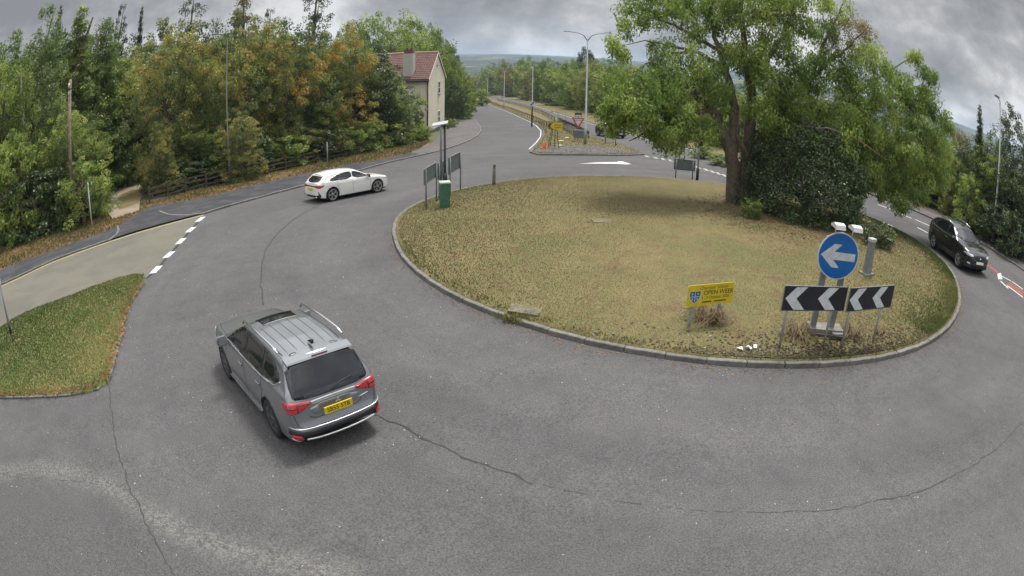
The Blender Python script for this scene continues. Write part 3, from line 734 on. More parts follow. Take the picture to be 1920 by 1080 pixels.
def edge_sign():
    p = G(25, 645); q = at(0, 545, math.hypot(p[0], p[1])); b = surfz(p); Hh = 2.3
    fx = unproj(0, 600); rz = R(15)
    t = thing('post_sign', 'sign post at the left edge of the splitter grass carrying a green-white plate', 'road sign', loc(p), 0)
    part('post', MB().tube([(0, 0, -.1), (0, 0, Hh)], 0.042, 8), M_lamp, t)
    part('sleeve', MB().tube([(0, 0, 0.35), (0, 0, 0.8)], 0.062, 8), M_wood, t)
    M_ = Matrix.Rotation(R(55), 3, 'Z')
    part('lower_plate', MB().box((-0.22, -0.05, 1.45), (0.62, 0.012, 0.32), rz=R(-25)), mat('pale_green_plate', (0.35, 0.5, 0.45), 0.5), t)
    disc = [(-0.25+0.3*math.cos(k*math.pi/16), 1.92+0.3*math.sin(k*math.pi/16)) for k in range(32)]
    part('round_plate', MB().prism([(u, v) for u, v in disc], lambda u, v, t_: (u*0.9, t_-0.03+u*-0.42, v), -.006, .006), M_swhite, t)
    part('round_plate_ring', MB().prism([((u+.25)*1.1-.25, (v-1.92)*1.1+1.92) for u, v in disc], lambda u, v, t_: (u*0.9, t_-0.018+u*-0.42, v), -.005, .004), M_sred, t)
edge_sign()

# --- lamp columns
def lamp_double(px, py, Hh, label, D=None, arm=3.0, rz=0.0, group='double-arm lamp columns along the median'):
    if D is None: p = G(px, py)
    else: p = at(px, py, D)
    t = thing('lamp_column', label, 'street lamp', (p[0], p[1], gz(p[0], p[1])+0.1), rz, group)
    part('column', MB().tube([(0, 0, -.2), (0, 0, 1.4), (0, 0, 1.42), (0, 0, Hh-0.9)], [0.13, 0.13, 0.095, 0.06], 10), M_lamp, t)
    for s in (-1, 1):
        a_ = part('arm', MB().tube([(0, 0, Hh-0.95), (s*0.35, 0, Hh-0.45), (s*0.8, 0, Hh-0.25), (s*1.6, 0, Hh-0.12+0.05*s)], [0.05, 0.045, 0.04, 0.035], 8), M_lamp, t)
        part('lantern', MB().prism([(0, 0), (0.08, 0.06), (0.55, 0.05), (0.62, 0)], lambda u, v, t_, s=s: (s*(1.55+u), t_, Hh-0.15+v+0.05*s), -.1, .1), M_lamp, t)
lamp_double(1097, 272, 10.55, 'tall double-arm lamp column at the nose of the median, nearest of them')
lamp_double(998, 196, 10.4, 'double-arm lamp column on the median beyond the give way sign', D=118)
lamp_double(945, 192, 10.2, 'double-arm lamp column on the median farther left', D=146)
lamp_double(914, 168, 9.5, 'small distant lamp column by the round bush on the median', D=210)
def lamp_single(px, py, topx, topy, label, D=None, s=-1, arm=0.7, group=None, m=None, f=1.0):
    M_lamp = m or globals()['M_lamp']
    p = G(px, py) if D is None else at(px, py, D); q = at(topx, topy, math.hypot(p[0], p[1])); b = gz(p[0], p[1]); Hh = q[2]-b
    t = thing('lamp_column', label, 'street lamp', (p[0], p[1], b), 0, group)
    part('column', MB().tube([(0, 0, -.2), (0, 0, 1.2), (0, 0, 1.22), (0, 0, Hh-0.4)], [0.10*f, 0.10*f, 0.075*f, 0.05*f], 10), M_lamp, t)
    part('arm', MB().tube([(0, 0, Hh-0.42), (s*0.1, -.1, Hh-0.15), (s*arm, -.35, Hh)], 0.035, 8), M_lamp, t)
    part('lantern', MB().prism([(0, -.05), (0, 0.05), (0.4, 0.09), (0.42, -0.03)], lambda u, v, t_: (s*(arm-0.1+u), t_-.38, Hh+v), -.11, .11), M_greypost, t)
lamp_single(1858, 456, 1873, 184, 'tall single lamp column by the hedge on the right pavement')
lamp_single(432, 345, 427, 62, 'tall grey lamp column standing in front of the golden trees', m=mat('dull_column', (0.09, 0.095, 0.09), 0.8), f=.75)
slim(614, 316, 266, 'short pale post behind the white car, by the timber fence', m=M_lamp, topx=611)

# --- give way sign, diversion sign, barriers, small things on the median
def median_things():
    p = G(1083, 262); b = gz(*p[:2])
    t = thing('give_way_sign', 'red-edged triangular give way sign with black backing beside the lamp column', 'road sign', (p[0], p[1], b+.1), R(4))
    k = math.hypot(p[0], p[1]); zt = at(1085, 214, k)[2]-b-.1; zb = at(1083, 240, k)[2]-b-.1; hw = 0.62
    part('post', MB().tube([(0, 0, -.1), (0, 0, zt-.1)], 0.05, 8), M_greypost, t)
    fn = lambda u, v, t_: (u, t_, v)
    part('red_border', MB().prism([(-hw, zt-.35), (hw, zt-.35), (0, zb-.1)], fn, -.07, -.06), M_sred, t)
    part('white_face', MB().prism([(-hw*.7, zt-.45), (hw*.7, zt-.45), (0, zb+.22)], fn, -.076, -.0705), M_swhite, t)
    text_part('lettering', 'GIVE WAY', 0.17, M_sblack, t, Matrix.Translation((0, -.0775, zt-.62)) @ Matrix.Rotation(R(90), 4, 'X'))
    part('top_plate', MB().box((0, -.065, zt-.05), (0.7, .012, .4)), M_sblack, t)
    part('top_plate_stripe', MB().box((0, -.073, zt-.12), (0.62, .004, .16)), M_swhite, t)
    # yellow diversion sign on an A frame
    p = G(1035, 280); b = gz(*p[:2]); k = math.hypot(p[0], p[1]); z0 = at(1035, 243, k)[2]-b; z1 = at(1035, 229, k)[2]-b
    c = at(1045, 236, k); 
    t = thing('diversion_sign', 'yellow temporary sign with black arrowhead on a spindly metal frame', 'road sign', (c[0], c[1], b+.1), 0)
    z0 -= .1; z1 -= .1
    part('panel', MB().prism([(-.62, (z0+z1)/2), (-.35, z1), (.42, z1), (.42, z0), (-.35, z0)], fn, -.02, 0.0), M_syel, t)
    part('arrowhead', MB().prism([(-.80, (z0+z1)/2), (-.42, z1+.02), (-.34, z1+.02), (-.62, (z0+z1)/2), (-.34, z0-.02), (-.42, z0-.02)], fn, -.035, -.0205), M_sblack, t)
    for i in range(2):
        part('text_bar', MB().box((0.05, -.022, z0+(z1-z0)*(0.35+0.33*i)), (.55, .004, .1)), mat('sign_text_amber', (0.35, 0.18, 0.02), 0.6), t)
    for dx, dy in ((-.75, -.3), (-.55, .35), (.15, -.3), (-.15, .35)):
        part('leg', MB().tube([(dx, dy, 0), ((dx-.2)*0.5, 0, z0), (-.15+(dx+.3)*.3, 0, z0+.1)], 0.028, 6), mat('rusty_frame', (0.12, 0.09, 0.05), 0.7), t)
    part('brace', MB().tube([(-.7, -.25, .45), (.1, -.25, .45)], 0.02, 6), MATS['rusty_frame'], t)
    # sandbags and plates lying on the grass
    for (x, y, s, lab) in ((1052, 268, .5, 'sandbag lying on the grass beside the metal frame'), (1050, 277, .42, 'white sandbag low on the front grass of the median'), (1063, 262, .45, 'sandbag lying behind the others on the median grass')):
        p = G(x, y); mb = MB().lathe([(0.0, 0), (s*.5, .02), (s*.55, .08), (s*.4, .15), (0, .17)], 12); 
        link('sandbag', mb.mesh(), mat('sandbag_fabric', (0.55, 0.5, 0.36), 0.9, var=0.2), None, loc(p, .1), (0, 0, .3), lab, 'sandbag', 'sandbags on the median').scale = (1, .6, 1)
    p = G(1020, 281); t = thing('traffic_cone', 'faded orange traffic cone toppled at the left end of the median', 'traffic cone', loc(p, .1), .4)
    part('cone', MB().lathe([(.22, 0), (.19, .05), (.05, .55), (0, .56)], 14, M=Matrix.Translation((0, 0, .1)) @ Matrix.Rotation(R(20), 4, 'X')), M_orange, t)
    part('base', MB().box((0, 0, .05), (.5, .5, .06)), M_orange, t)
    # grey box and low rail
    p = G(1090, 268); t = thing('grey_cabinet', 'low grey metal box at the foot of the nearest lamp column', 'cabinet', loc(p, .1), .05)
    part('box', MB().box((-.15, .2, .75), (1.1, .35, .75)), M_signback, t)
    for x in (-.6, .3): part('leg', MB().box((x, .2, .2), (.07, .07, .45)), M_greypost, t)
    # wire frame (empty temporary sign frame)
    p = G(1046, 252); k = math.hypot(*p[:2]); c = at(1046, 230, k+8); b = gz(*c[:2])
    t = thing('empty_sign_frame', 'empty pale metal sign frame standing behind the yellow sign', 'sign frame', (c[0], c[1], b), 0)
    for x in (-.95, .0, .95): part('upright', MB().tube([(x, 0, 0), (x, 0, 2.2)], .03, 6), M_signback, t)
    for z in (1.2, 2.2): part('rail', MB().tube([(-.95, 0, z), (.95, 0, z)], .03, 6), M_signback, t)
    slim(1135, 270, 238, 'thin grey marker post right of the lamp column on the median', r=.05, m=M_signback)
    slim(1154, 275, 250, 'shorter grey marker post nearest the right tip of the median', r=.05, m=M_signback)
    # sign seen from behind on black post
    p = at(997.5, 222, 78); b = gz(*p[:2]); q = at(997.5, 192, 78)
    t = thing('speed_sign', 'small round sign plate on a black post between the barriers', 'road sign', (p[0], p[1], b), 0)
    hh = q[2]-b
    part('post', MB().tube([(0, 0, 0), (0, 0, hh-.4)], .10, 8), M_black, t)
    part('plate', MB().prism([(.36*math.cos(a), hh-.1+.36*math.sin(a)) for a in np.linspace(0, 6.28, 20)[:-1]], fn, -.10, -.09), M_swhite, t)
    part('plate_bar', MB().prism([(-.26, hh-.28), (-.14, hh-.36), (.26, hh+.08), (.14, hh+.16)], fn, -.11, -.1005), M_sblack, t)
median_things()

def barrier(P, label, m, h=0.6, step=2.4, beam=0.3, post_m=None):
    P = resample(P, step); p0 = P[0]; t = thing('crash_barrier', label, 'crash barrier', (p0[0], p0[1], gz(*p0)))
    z0 = gz(*p0); B = [(p[0]-p0[0], p[1]-p0[1], gz(*p)-z0) for p in P]
    mb = MB()
    prof = [(0, h+beam/2), (.045, h+beam*.3), (.01, h), (.045, h-beam*.3), (0, h-beam/2), (-.015, h-beam/2), (-.015, h+beam/2)]
    vs = []
    for i, b in enumerate(B):
        d = V3(B[min(i+1, len(B)-1)])-V3(B[max(i-1, 0)]); d.z = 0; d.normalize(); n = V3((d.y, -d.x, 0))
        for u, v in prof: vs.append(V3(b)+n*u+V3((0, 0, v+.1)))
    k = len(prof); fs = [(i*k+j, i*k+(j+1) % k, (i+1)*k+(j+1) % k, (i+1)*k+j) for i in range(len(B)-1) for j in range(k)]
    mb.add(vs, fs); part('beam', mb, m, t)
    pm = MB().box((0, 0, 0.38), (0.10, 0.14, 0.76)).mesh('barrier_post')
    for i, b in enumerate(B[:60]):
        link('post', pm, post_m or M_wood, t, V3(b)+V3((0.0, 0.06, 0.06)))
mlp = [G(*p) for p in [(1035,243),(1020,236),(1000,226),(980,218),(960,209),(935,200),(910,190),(897,185)]]
barrier([p[:2] for p in mlp] + [Mf[0]+np.array([.8, 0])], 'long weathered crash barrier on posts along the left side of the median', M_rail, 0.62)
mrp = [G(*p) for p in [(1040,228),(1015,214),(985,203),(950,193),(925,186)]]
barrier([p[:2] for p in mrp] + [Mf[1]-np.array([.8, 0])], 'second crash barrier along the right side of the median', M_rail, 0.62)
barrier([G2(1093,262), G2(1075,254), G2(1055,243), G2(1040,236)], 'short bright steel barrier end sloping down at the nose of the median', M_railn, 0.45, 1.5, .34)
barrier([G2(1104,260), G2(1085,248), G2(1062,237), G2(1048,230)], 'short dark steel barrier end behind the bright one', M_black, 0.5, 1.5, .3)

# --- timber fence
def fence(P, label, h=1.15):
    P = resample(P, 2.2); p0 = P[0]; z0 = gz(*p0); t = thing('timber_fence', label, 'fence', (p0[0], p0[1], z0))
    pm = MB().box((0, 0, h/2), (0.11, 0.11, h+.1)).mesh('fence_post')
    for i, p in enumerate(P):
        link('post', pm, M_wood, t, (p[0]-p0[0], p[1]-p0[1], gz(*p)-z0), (random.uniform(-.05, .05), random.uniform(-.05, .05), .5))
        if i == len(P)-1: break
        q = P[i+1]
        for z in (0.35, 0.68, 1.0):
            a = V3((p[0]-p0[0], p[1]-p0[1], gz(*p)-z0+z+random.uniform(-.03, .03))); b = V3((q[0]-p0[0], q[1]-p0[1], gz(*q)-z0+z+random.uniform(-.04, .04)))
            d = b-a; c = (a+b)/2; n = V3((d.y, -d.x, 0)).normalized()*-.075
            Mx = d.to_track_quat('X', 'Z').to_matrix()
            part('rail', MB().box(c-n*-1, (d.length+.05, .035, .10), M=Mx), M_wood, t)
fence([G2(4,458), G2(60,443), G2(135,424), G2(160,416)], 'timber post and rail fence in the shrubs left of the dirt track')
fence([G2(282,385), G2(350,364), G2(425,346), G2(500,330), G2(570,313), G2(640,297), G2(700,285)], 'long timber post and rail fence under the golden trees')

# ------------------------------------------------------------ house
def house():
    A = G(803, 250); B = G(834, 240); rz = math.atan2(B[1]-A[1], B[0]-A[0]) - R(90)   # local y runs along the gable, local x to the right
    a = np.array(A[:2]); Wd = 8.0; L = 16.0; base = gz(*a)-0.3
    t = thing('cream_house', 'cream rendered house with red pantile roof half hidden by green shrubs', 'house', (a[0], a[1], base), rz)
    ez = at(806, 146, math.hypot(*a))[2]-base; ap = at(820, 99, math.hypot(a[0], a[1])+3.5)[2]-base
    M_cr = mat('cream_render', (0.64, 0.60, 0.475), 0.9, var=0.08, vscale=1.0, bump=0.1); M_pl = mat('dark_plinth', (0.09, 0.09, 0.10), 0.9)
    M_tile = mat('red_pantile', (0.165, 0.075, 0.060), 0.8, col2=(0.09, 0.05, 0.045), vscale=2.2, bump=.2); M_fr = mat('white_window_frame', (0.65, 0.65, 0.62), 0.5)
    M_gl = mat('window_glass', (0.02, 0.025, 0.03), 0.08)
    H2 = Wd/2
    mb = MB(); prof = [(0, .55), (Wd, .55), (Wd, ez), (H2, ap-.08), (0, ez)]
    mb.prism(prof, lambda u, v, t_: (t_, u, v), -L, 0); part('wall', mb, M_cr, t)
    part('plinth', MB().box((-L/2, Wd/2, .25), (L+.06, Wd+.06, .62)), M_pl, t)
    # roof: two slabs plus rows of pantiles
    for s in (0, 1):
        y0, y1 = (-.3, H2) if s == 0 else (Wd+.3, H2); z0 = ez-.3*(ap-ez)/H2; th = .12
        mb = MB(); vs = [(.12, y0, z0), (-L-.12, y0, z0), (-L-.12, y1, ap), (.12, y1, ap)]; vs += [(x, y, z+th) for x, y, z in vs]
        mb.add(vs, [(0,1,2,3), (4,5,6,7), (0,1,5,4), (1,2,6,5), (2,3,7,6), (3,0,4,7)]); rf = part('roof', mb, M_tile, t)
        nr, nc = 15, 56; tl = MB(); sl = math.hypot(y1-y0, ap-z0)
        for i in range(nr):
            f0, f1 = i/nr, (i+1.08)/nr
            for j in range(nc):
                x0 = .12-(L+.24)*j/nc; x1 = .12-(L+.24)*(j+1)/nc; xm = (x0+x1)/2; q = random.uniform(0, .012)
                ya, yb = y0+(y1-y0)*f0, y0+(y1-y0)*min(f1, 1); za, zb = z0+(ap-z0)*f0+th, z0+(ap-z0)*min(f1, 1)+th
                tl.add([(x0, ya, za+.05+q), (xm, ya, za+.13+q), (x1, ya, za+.05+q), (x0, yb, zb+.01), (xm, yb, zb+.07), (x1, yb, zb+.01), (x0, ya, za), (x1, ya, za)], [(0,1,4,3), (1,2,5,4), (6,7,2,1,0)])
        o = part('tile_courses', tl, M_tile, rf); o['kind'] = 'stuff'
    part('ridge_tiles', MB().tube([(.14, H2, ap+.17), (-L-.14, H2, ap+.17)], .13, 8), mat('ridge_tile', (0.36, 0.22, 0.17), 0.8), t)
    for s, (ya, yb) in enumerate(((-.3, H2), (Wd+.3, H2))):
        za = ez-.3*(ap-ez)/H2
        part('verge_board', MB().prism([(ya, za-.05), (yb, ap-.05), (yb, ap+.14), (ya, za+.14)], lambda u, v, t_: (t_, u, v), .122, .16), M_cr, t)
    part('gutter', MB().tube([(.1, -.38, ez-.28), (-L, -.38, ez-.28)], .09, 8), M_black, t)
    part('drainpipe', MB().tube([(-.10, -.09, ez-.3), (-.10, -.09, .3)], .07, 8), M_black, t)
    def window(y, zb_, zt_, w_, face='gable'):
        fr = MB()
        for yy in (y-w_/2, y+w_/2): fr.box((.03, yy, (zb_+zt_)/2), (.08, .09, zt_-zb_))
        for z in (zb_, zt_, (zb_+zt_)/2): fr.box((.03, y, z), (.079, w_-.09, .08))
        f = part('window', fr, M_fr, t); part('pane', MB().box((.012, y, (zb_+zt_)/2), (.03, w_-.1, zt_-zb_-.1)), M_gl, f)
        part('sill', MB().box((.08, y, zb_-.09), (.2, w_+.2, .08)), M_conc, f)
    window(4.9, ez-2.05, ez-.55, .95); window(4.9, 1.15, 2.55, .95)
    window(3.9, ap-1.45, ap-1.05, .35)
    # chimney rising through the near slope
    cx0, cx1 = -1.95, -3.15; cb = ez-.4; ct = ap+.05
    ch = part('chimney', MB().box(((cx0+cx1)/2, .75, (cb+ct)/2), (cx0-cx1, 1.0, ct-cb)), mat('white_render', (0.42, 0.42, 0.39), 0.9, var=.08), t)
    part('chimney_brick', MB().box(((cx0+cx1)/2, .75, ct+.22), (1.0, .8, .44)), mat('chimney_brick', (0.16, 0.06, 0.05), 0.9, var=.3), ch)
    for dx in (-.25, .25): part('chimney_pot', MB().tube([((cx0+cx1)/2+dx, .75, ct+.44), ((cx0+cx1)/2+dx, .75, ct+.8)], [.14, .11], 10), M_tile, ch)
house()

# ------------------------------------------------------------ vehicles
def pl(xs): xs = sorted(xs); return lambda x: float(np.interp(x, [a for a, _ in xs], [b for _, b in xs]))
M_glass = mat('tinted_car_glass', (0.008, 0.009, 0.014), 0.05, coat=0.15, spec=0.55)
M_tyre = mat('tyre_rubber', (0.018, 0.018, 0.019), 0.85); M_alloy2 = mat('silver_alloy', (0.42, 0.42, 0.43), 0.3, 0.6); M_trim = mat('black_car_plastic', (0.02, 0.02, 0.022), 0.6)
M_chrome = mat('satin_chrome', (0.62, 0.63, 0.65), 0.2, 0.9); M_alloy = mat('alloy_grey', (0.16, 0.16, 0.17), 0.35, 0.7)
M_red_l = mat('tail_lamp_red', (0.42, 0.012, 0.02), 0.15, coat=1.0); M_redd = mat('tail_lamp_dark_red', (0.12, 0.006, 0.012), 0.15, coat=1.0)
M_hl = mat('headlamp_clear', (0.55, 0.58, 0.62), 0.1, 0.2, coat=1.0)
M_py = mat('plate_yellow', (0.62, 0.46, 0.015), 0.4); M_pw = mat('plate_white', (0.75, 0.75, 0.72), 0.4)
M_seamd = mat('panel_gap_dark', (0.015, 0.015, 0.017), 0.7)
def paint(name, col, metal=0.0, rough=0.35, flake=0.0): return mat(name, col, rough, metal, coat=1.0, var=flake, vscale=1.3)

def build_hull(S):
    zt, zb, wd, belt = pl(S['top']), pl(S['bot']), pl(S['plan']), pl(S['belt'])
    x1, x0 = S['xf'], S['xr']
    u = np.linspace(0, 1, 230); xs = x0 + (x1-x0)*(0.5-0.5*np.cos(np.pi*u))*0.35 + (x1-x0)*u*0.65
    # smooth the profiles along x
    fx = np.linspace(x0, x1, 900); ker = np.exp(-np.linspace(-2.2, 2.2, 25)**2); ker /= ker.sum()
    def sm(f, k=1.0):
        v = np.array([f(x) for x in fx]); p = np.r_[2*v[0]-v[12:0:-1], v, 2*v[-1]-v[-2:-14:-1]]; q = np.convolve(p, ker, 'valid'); q[0] = v[0]; q[-1] = v[-1]; return lambda x: float(np.interp(x, fx, q))
    zt, zb, wd, belt = sm(zt), sm(zb), sm(wd), sm(belt)
    tum = S.get('tumble', 0.30); RC = S.get('corner', 0.11); NS, NC, NR = 18, 7, 8
    rows = []
    for x in xs:
        b, t, w_, be = zb(x), zt(x), wd(x), belt(x); t = max(t, b+0.02)
        rc = min(RC, (t-b)*0.35); rb = min(0.07, (t-b)*0.25)
        def hw(z):
            h = w_; zm = 0.62
            if z < zm: h -= 0.10*((zm-z)/0.45)**2*w_*0.55
            if z > zm: h -= 0.035*((z-zm)/0.45)
            if z > be: h -= tum*(z-be) + 0.03*min(1, (z-be)/0.06)
            ch = S.get('crease')
            if ch: h += 0.012*math.exp(-((z-ch)/0.05)**2)
            return h
        P = [(0, b), (hw(b+rb)-rb, b)]
        for k in range(1, 4): a = math.pi/2*k/4; P.append((hw(b+rb)-rb+rb*math.sin(a), b+rb-rb*math.cos(a)))
        for k in range(NS): z = b+rb+(t-rc-b-rb)*k/(NS-1); P.append((hw(z), z))
        e = hw(t-rc)
        for k in range(1, NC): a = math.pi/2*k/(NC-1); P.append((e-rc*1.25+rc*1.25*math.cos(a), t-rc+rc*math.sin(a)))
        ye = P[-1][0]; cr = S.get('crown', 0.05)*min(1, (t-b)/0.5)
        for k in range(1, NR+1): y = ye*(1-k/NR); P.append((y, t+cr*(1-(y/max(ye, 1e-3))**2)))
        rows.append(P)
    n = len(rows[0]); V = []; F_ = []
    for sgn in (1, -1):
        o = len(V)
        for x, P in zip(xs, rows): V += [(x, sgn*max(y, 0.0), z) for y, z in P]
        for i in range(len(xs)-1):
            for j in range(n-1):
                q = (o+i*n+j, o+(i+1)*n+j, o+(i+1)*n+j+1, o+i*n+j+1); F_.append(q if sgn > 0 else q[::-1])
        F_.append(tuple(o+j for j in range(n))); F_.append(tuple(o+(len(xs)-1)*n+j for j in range(n)))
    me = bpy.data.meshes.new('body'); me.from_pydata(V, [], F_)
    bm = bmesh.new(); bm.from_mesh(me); bmesh.ops.remove_doubles(bm, verts=bm.verts, dist=0.0008)
    for k in range(1):
        bmesh.ops.smooth_vert(bm, verts=bm.verts, factor=0.4, use_axis_x=True, use_axis_y=True, use_axis_z=True)
    bmesh.ops.recalc_face_normals(bm, faces=bm.faces)
    for f in bm.faces: f.smooth = True
    bvh = BVHTree.FromBMesh(bm); bm.to_mesh(me); bm.free(); return me, bvh

AX = {'L': (lambda u, v: (V3((u, 4, v)), V3((0, -1, 0)))), 'R': (lambda u, v: (V3((u, -4, v)), V3((0, 1, 0)))),
      'B': (lambda u, v: (V3((-6, u, v)), V3((1, 0, 0)))), 'F': (lambda u, v: (V3((6, u, v)), V3((-1, 0, 0)))),
      'T': (lambda u, v: (V3((u, v, 4)), V3((0, 0, -1))))}
def decal(name, bvh, ax, poly, m, parent, off=0.004, cell=0.05, smooth=1, thick=0.0, **k):
    if smooth: poly = [tuple(p) for p in smooth_line(poly, smooth, True)]
    A = np.array(poly); sc = 1.0
    V, Fc = tri_poly_small(poly, cell); vs = []; bad = set()
    for i, (u, v) in enumerate(V):
        o, d = AX[ax](u, v); h = bvh.ray_cast(o, d)
        if h[0] is None: bad.add(i); vs.append(o + d*4); continue
        nn_ = h[1] if h[1].dot(d) < 0 else -h[1]
        vs.append(h[0] + nn_*off)
    Fc = [f for f in Fc if not any(i in bad for i in f)]
    me = bpy.data.meshes.new(name); me.from_pydata([tuple(v) for v in vs], [], Fc)
    bm = bmesh.new(); bm.from_mesh(me); bmesh.ops.recalc_face_normals(bm, faces=bm.faces)
    if bm.faces:
        dd = AX[ax](0, 0)[1]
        if sum(f.normal.dot(dd)*f.calc_area() for f in bm.faces) > 0: bmesh.ops.reverse_faces(bm, faces=bm.faces)
    be = [e for e in bm.edges if e.is_boundary]; r = bmesh.ops.extrude_edge_only(bm, edges=be); dd = AX[ax](0, 0)[1]
    for v in [g for g in r['geom'] if isinstance(g, bmesh.types.BMVert)]: v.co += dd*(0.02+off)
    for f in bm.faces: f.smooth = f.normal.dot(dd) < -0.2
    bm.to_mesh(me); bm.free()
    return link(name, me, m, parent, **k)
def tri_poly_small(poly, cell):
    P = resample(poly, cell, True); A = np.array(P); n = len(A); lo = A.min(0); hi = A.max(0)
    X, Y = np.meshgrid(np.arange(lo[0]+cell/2, hi[0], cell), np.arange(lo[1]+cell/2, hi[1], cell)); Q = np.c_[X.ravel(), Y.ravel()]
    ins = np.zeros(len(Q), bool); j = n-1
    for i in range(n):
        xi, yi, xj, yj = *A[i], *A[j]
        ins ^= ((yi > Q[:, 1]) != (yj > Q[:, 1])) & (Q[:, 0] < (xj-xi)*(Q[:, 1]-yi)/((yj-yi) or 1e-12) + xi); j = i
    r = delaunay_2d_cdt([Vector(p) for p in A] + [Vector(p) for p in Q[ins]], [], [list(range(n))], 1, 1e-5)
    return [tuple(v) for v in r[0]], [tuple(f) for f in r[2]]
def line_poly(P, w):
    L_, R_ = ribbon(P, w/2); return [tuple(p) for p in L_] + [tuple(p) for p in R_[::-1]]
def mirror_u(poly): return [(-u, v) for u, v in poly]

def cut_arches(me, S, m_in):
    tmp = bpy.data.objects.new('tmp_body', me); COL.objects.link(tmp)
    cut = MB()
    for x in (S['wf'], S['wr']):
        for s in (-1, 1):
            M_ = Matrix.Translation((x, s*(S['hw']-0.03), S['wheel_r'])) @ Matrix.Rotation(R(90), 4, 'X')
            Ra = S['wheel_r']+S.get('arch', .055)
            n = 40; vs = [M_ @ V3((Ra*math.cos(2*math.pi*k/n), Ra*math.sin(2*math.pi*k/n), z)) for z in (-.24, .24) for k in range(n)]
            cut.add(vs, [tuple(range(n))[::-1], tuple(range(n, 2*n))] + [(k, (k+1) % n, n+(k+1) % n, n+k) for k in range(n)])
    cme = cut.mesh('cutter'); co = bpy.data.objects.new('tmp_cut', cme); COL.objects.link(co)
    me.materials.append(None); 
    md = tmp.modifiers.new('b', 'BOOLEAN'); md.object = co; md.operation = 'DIFFERENCE'; md.solver = 'EXACT'
    dg = bpy.context.evaluated_depsgraph_get(); res = bpy.data.meshes.new_from_object(tmp.evaluated_get(dg))
    bpy.data.objects.remove(tmp); bpy.data.objects.remove(co)
    return res

def wheel_meshes(Rw, W, spokes, Rr):
    M_ = Matrix.Rotation(R(90), 4, 'X')
    ty = MB().lathe([(Rr, -W/2+.01), (Rr+.02, -W/2), (Rw-.03, -W/2), (Rw-.008, -W/2+.02), (Rw, -W/4), (Rw, W/4), (Rw-.008, W/2-.02), (Rw-.03, W/2), (Rr+.02, W/2), (Rr, W/2-.01)], 36, M=M_)
    rm = MB(); rm.lathe([(Rr-.03, -W/2+.03), (Rr+.004, -W/2+.005), (Rr+.004, -W/2+.02), (Rr-.02, -W/2+.05)], 36, M=M_)
    for k in range(spokes):
        a = 2*math.pi*k/spokes; 
        for da, wd_ in ((-.10, .03), (.10, .03)):
            c0, c1 = V3((.05*math.cos(a), .05*math.sin(a), 0)), V3(((Rr-.01)*math.cos(a+da), (Rr-.01)*math.sin(a+da), 0)); n = V3((-math.sin(a), math.cos(a), 0))*wd_
            z0, z1 = -W/2+.03, -W/2+.015
            vs = [c0-n+V3((0,0,z0)), c0+n+V3((0,0,z0)), c1+n*.8+V3((0,0,z1)), c1-n*.8+V3((0,0,z1))]; vs += [v+V3((0,0,.03)) for v in vs]
            rm.add([M_ @ v for v in vs], [(0,1,2,3), (7,6,5,4), (0,4,5,1), (1,5,6,2), (2,6,7,3), (3,7,4,0)])
    rm.lathe([(0, -W/2+.015), (.05, -W/2+.018), (.065, -W/2+.035), (.065, -W/2+.07)], 16, M=M_)
    dk = MB().lathe([(0, -W/2+.08), (Rr, -W/2+.075)], 30, M=M_)
    return ty.mesh('tyre'), rm.mesh('rim'), dk.mesh('brake_disc')

def build_car(S, name, label, cat, pos, heading, scale=1.0, group=None):
    t = thing(name, label, cat, (0, 0, 0), 0, group)
    me, bvh = build_hull(S)
    res = cut_arches(me, S, M_trim)
    res.materials.clear(); res.materials.append(S['paint']); res.materials.append(M_trim)
    hwm = S['hw']; zt = S['sill']
    for p in res.polygons:
        c = p.center; idx = 0
        for x in (S['wf'], S['wr']):
            d = math.hypot(c.x-x, c.z-S['wheel_r'])
            if d < S['wheel_r']+S.get('arch', .055)+.004 and abs(c.y) < hwm+.1 and abs(c.y) > hwm-.30 and c.z < 1.0:
                if abs(p.normal.y) > .9 or d > S['wheel_r']+S.get('arch', .055)-.006:
                    if not (abs(c.y) > hwm-.02 and abs(p.normal.y) > .8 and d > S['wheel_r']+S.get('arch', .055)): idx = 1
        if c.z < zt: idx = 1
        p.material_index = idx
    res.polygons.foreach_set('use_smooth', [abs(p.normal.y) < .98 or p.material_index == 0 for p in res.polygons])
    body = bpy.data.objects.new('body', res); COL.objects.link(body); body.parent = t
    D = lambda nm, ax, poly, m, off=.004, cell=.06, smooth=1, par=t, **k: decal(nm, bvh, ax, poly, m, par, off, cell, smooth, **k)
    ty, rm, dk = wheel_meshes(S['wheel_r'], .22, S.get('spokes', 5), S['rim_r'])
    for x in (S['wf'], S['wr']):
        for s in (-1, 1):
            w_ = link('wheel', ty, M_tyre, t, (x, s*(hwm-.12), S['wheel_r']), (0, 0, 0 if s > 0 else math.pi))
            link('rim', rm, S.get('rim_m', M_alloy), w_); link('brake_disc', dk, M_trim, w_)
    S['details'](t, D, bvh, S)
    n = V3((-(terr(pos[0]+1, pos[1])-terr(pos[0]-1, pos[1]))/2, -(terr(pos[0], pos[1]+1)-terr(pos[0], pos[1]-1))/2, 1)).normalized()
    X_ = V3((math.cos(heading), math.sin(heading), 0)); Y_ = n.cross(X_).normalized(); X_ = Y_.cross(n)
    M_ = Matrix((X_, Y_, n)).transposed()
    t.rotation_euler = M_.to_euler(); t.location = (pos[0], pos[1], float(terr(*pos))+.006); t.scale = (scale,)*3
    return t
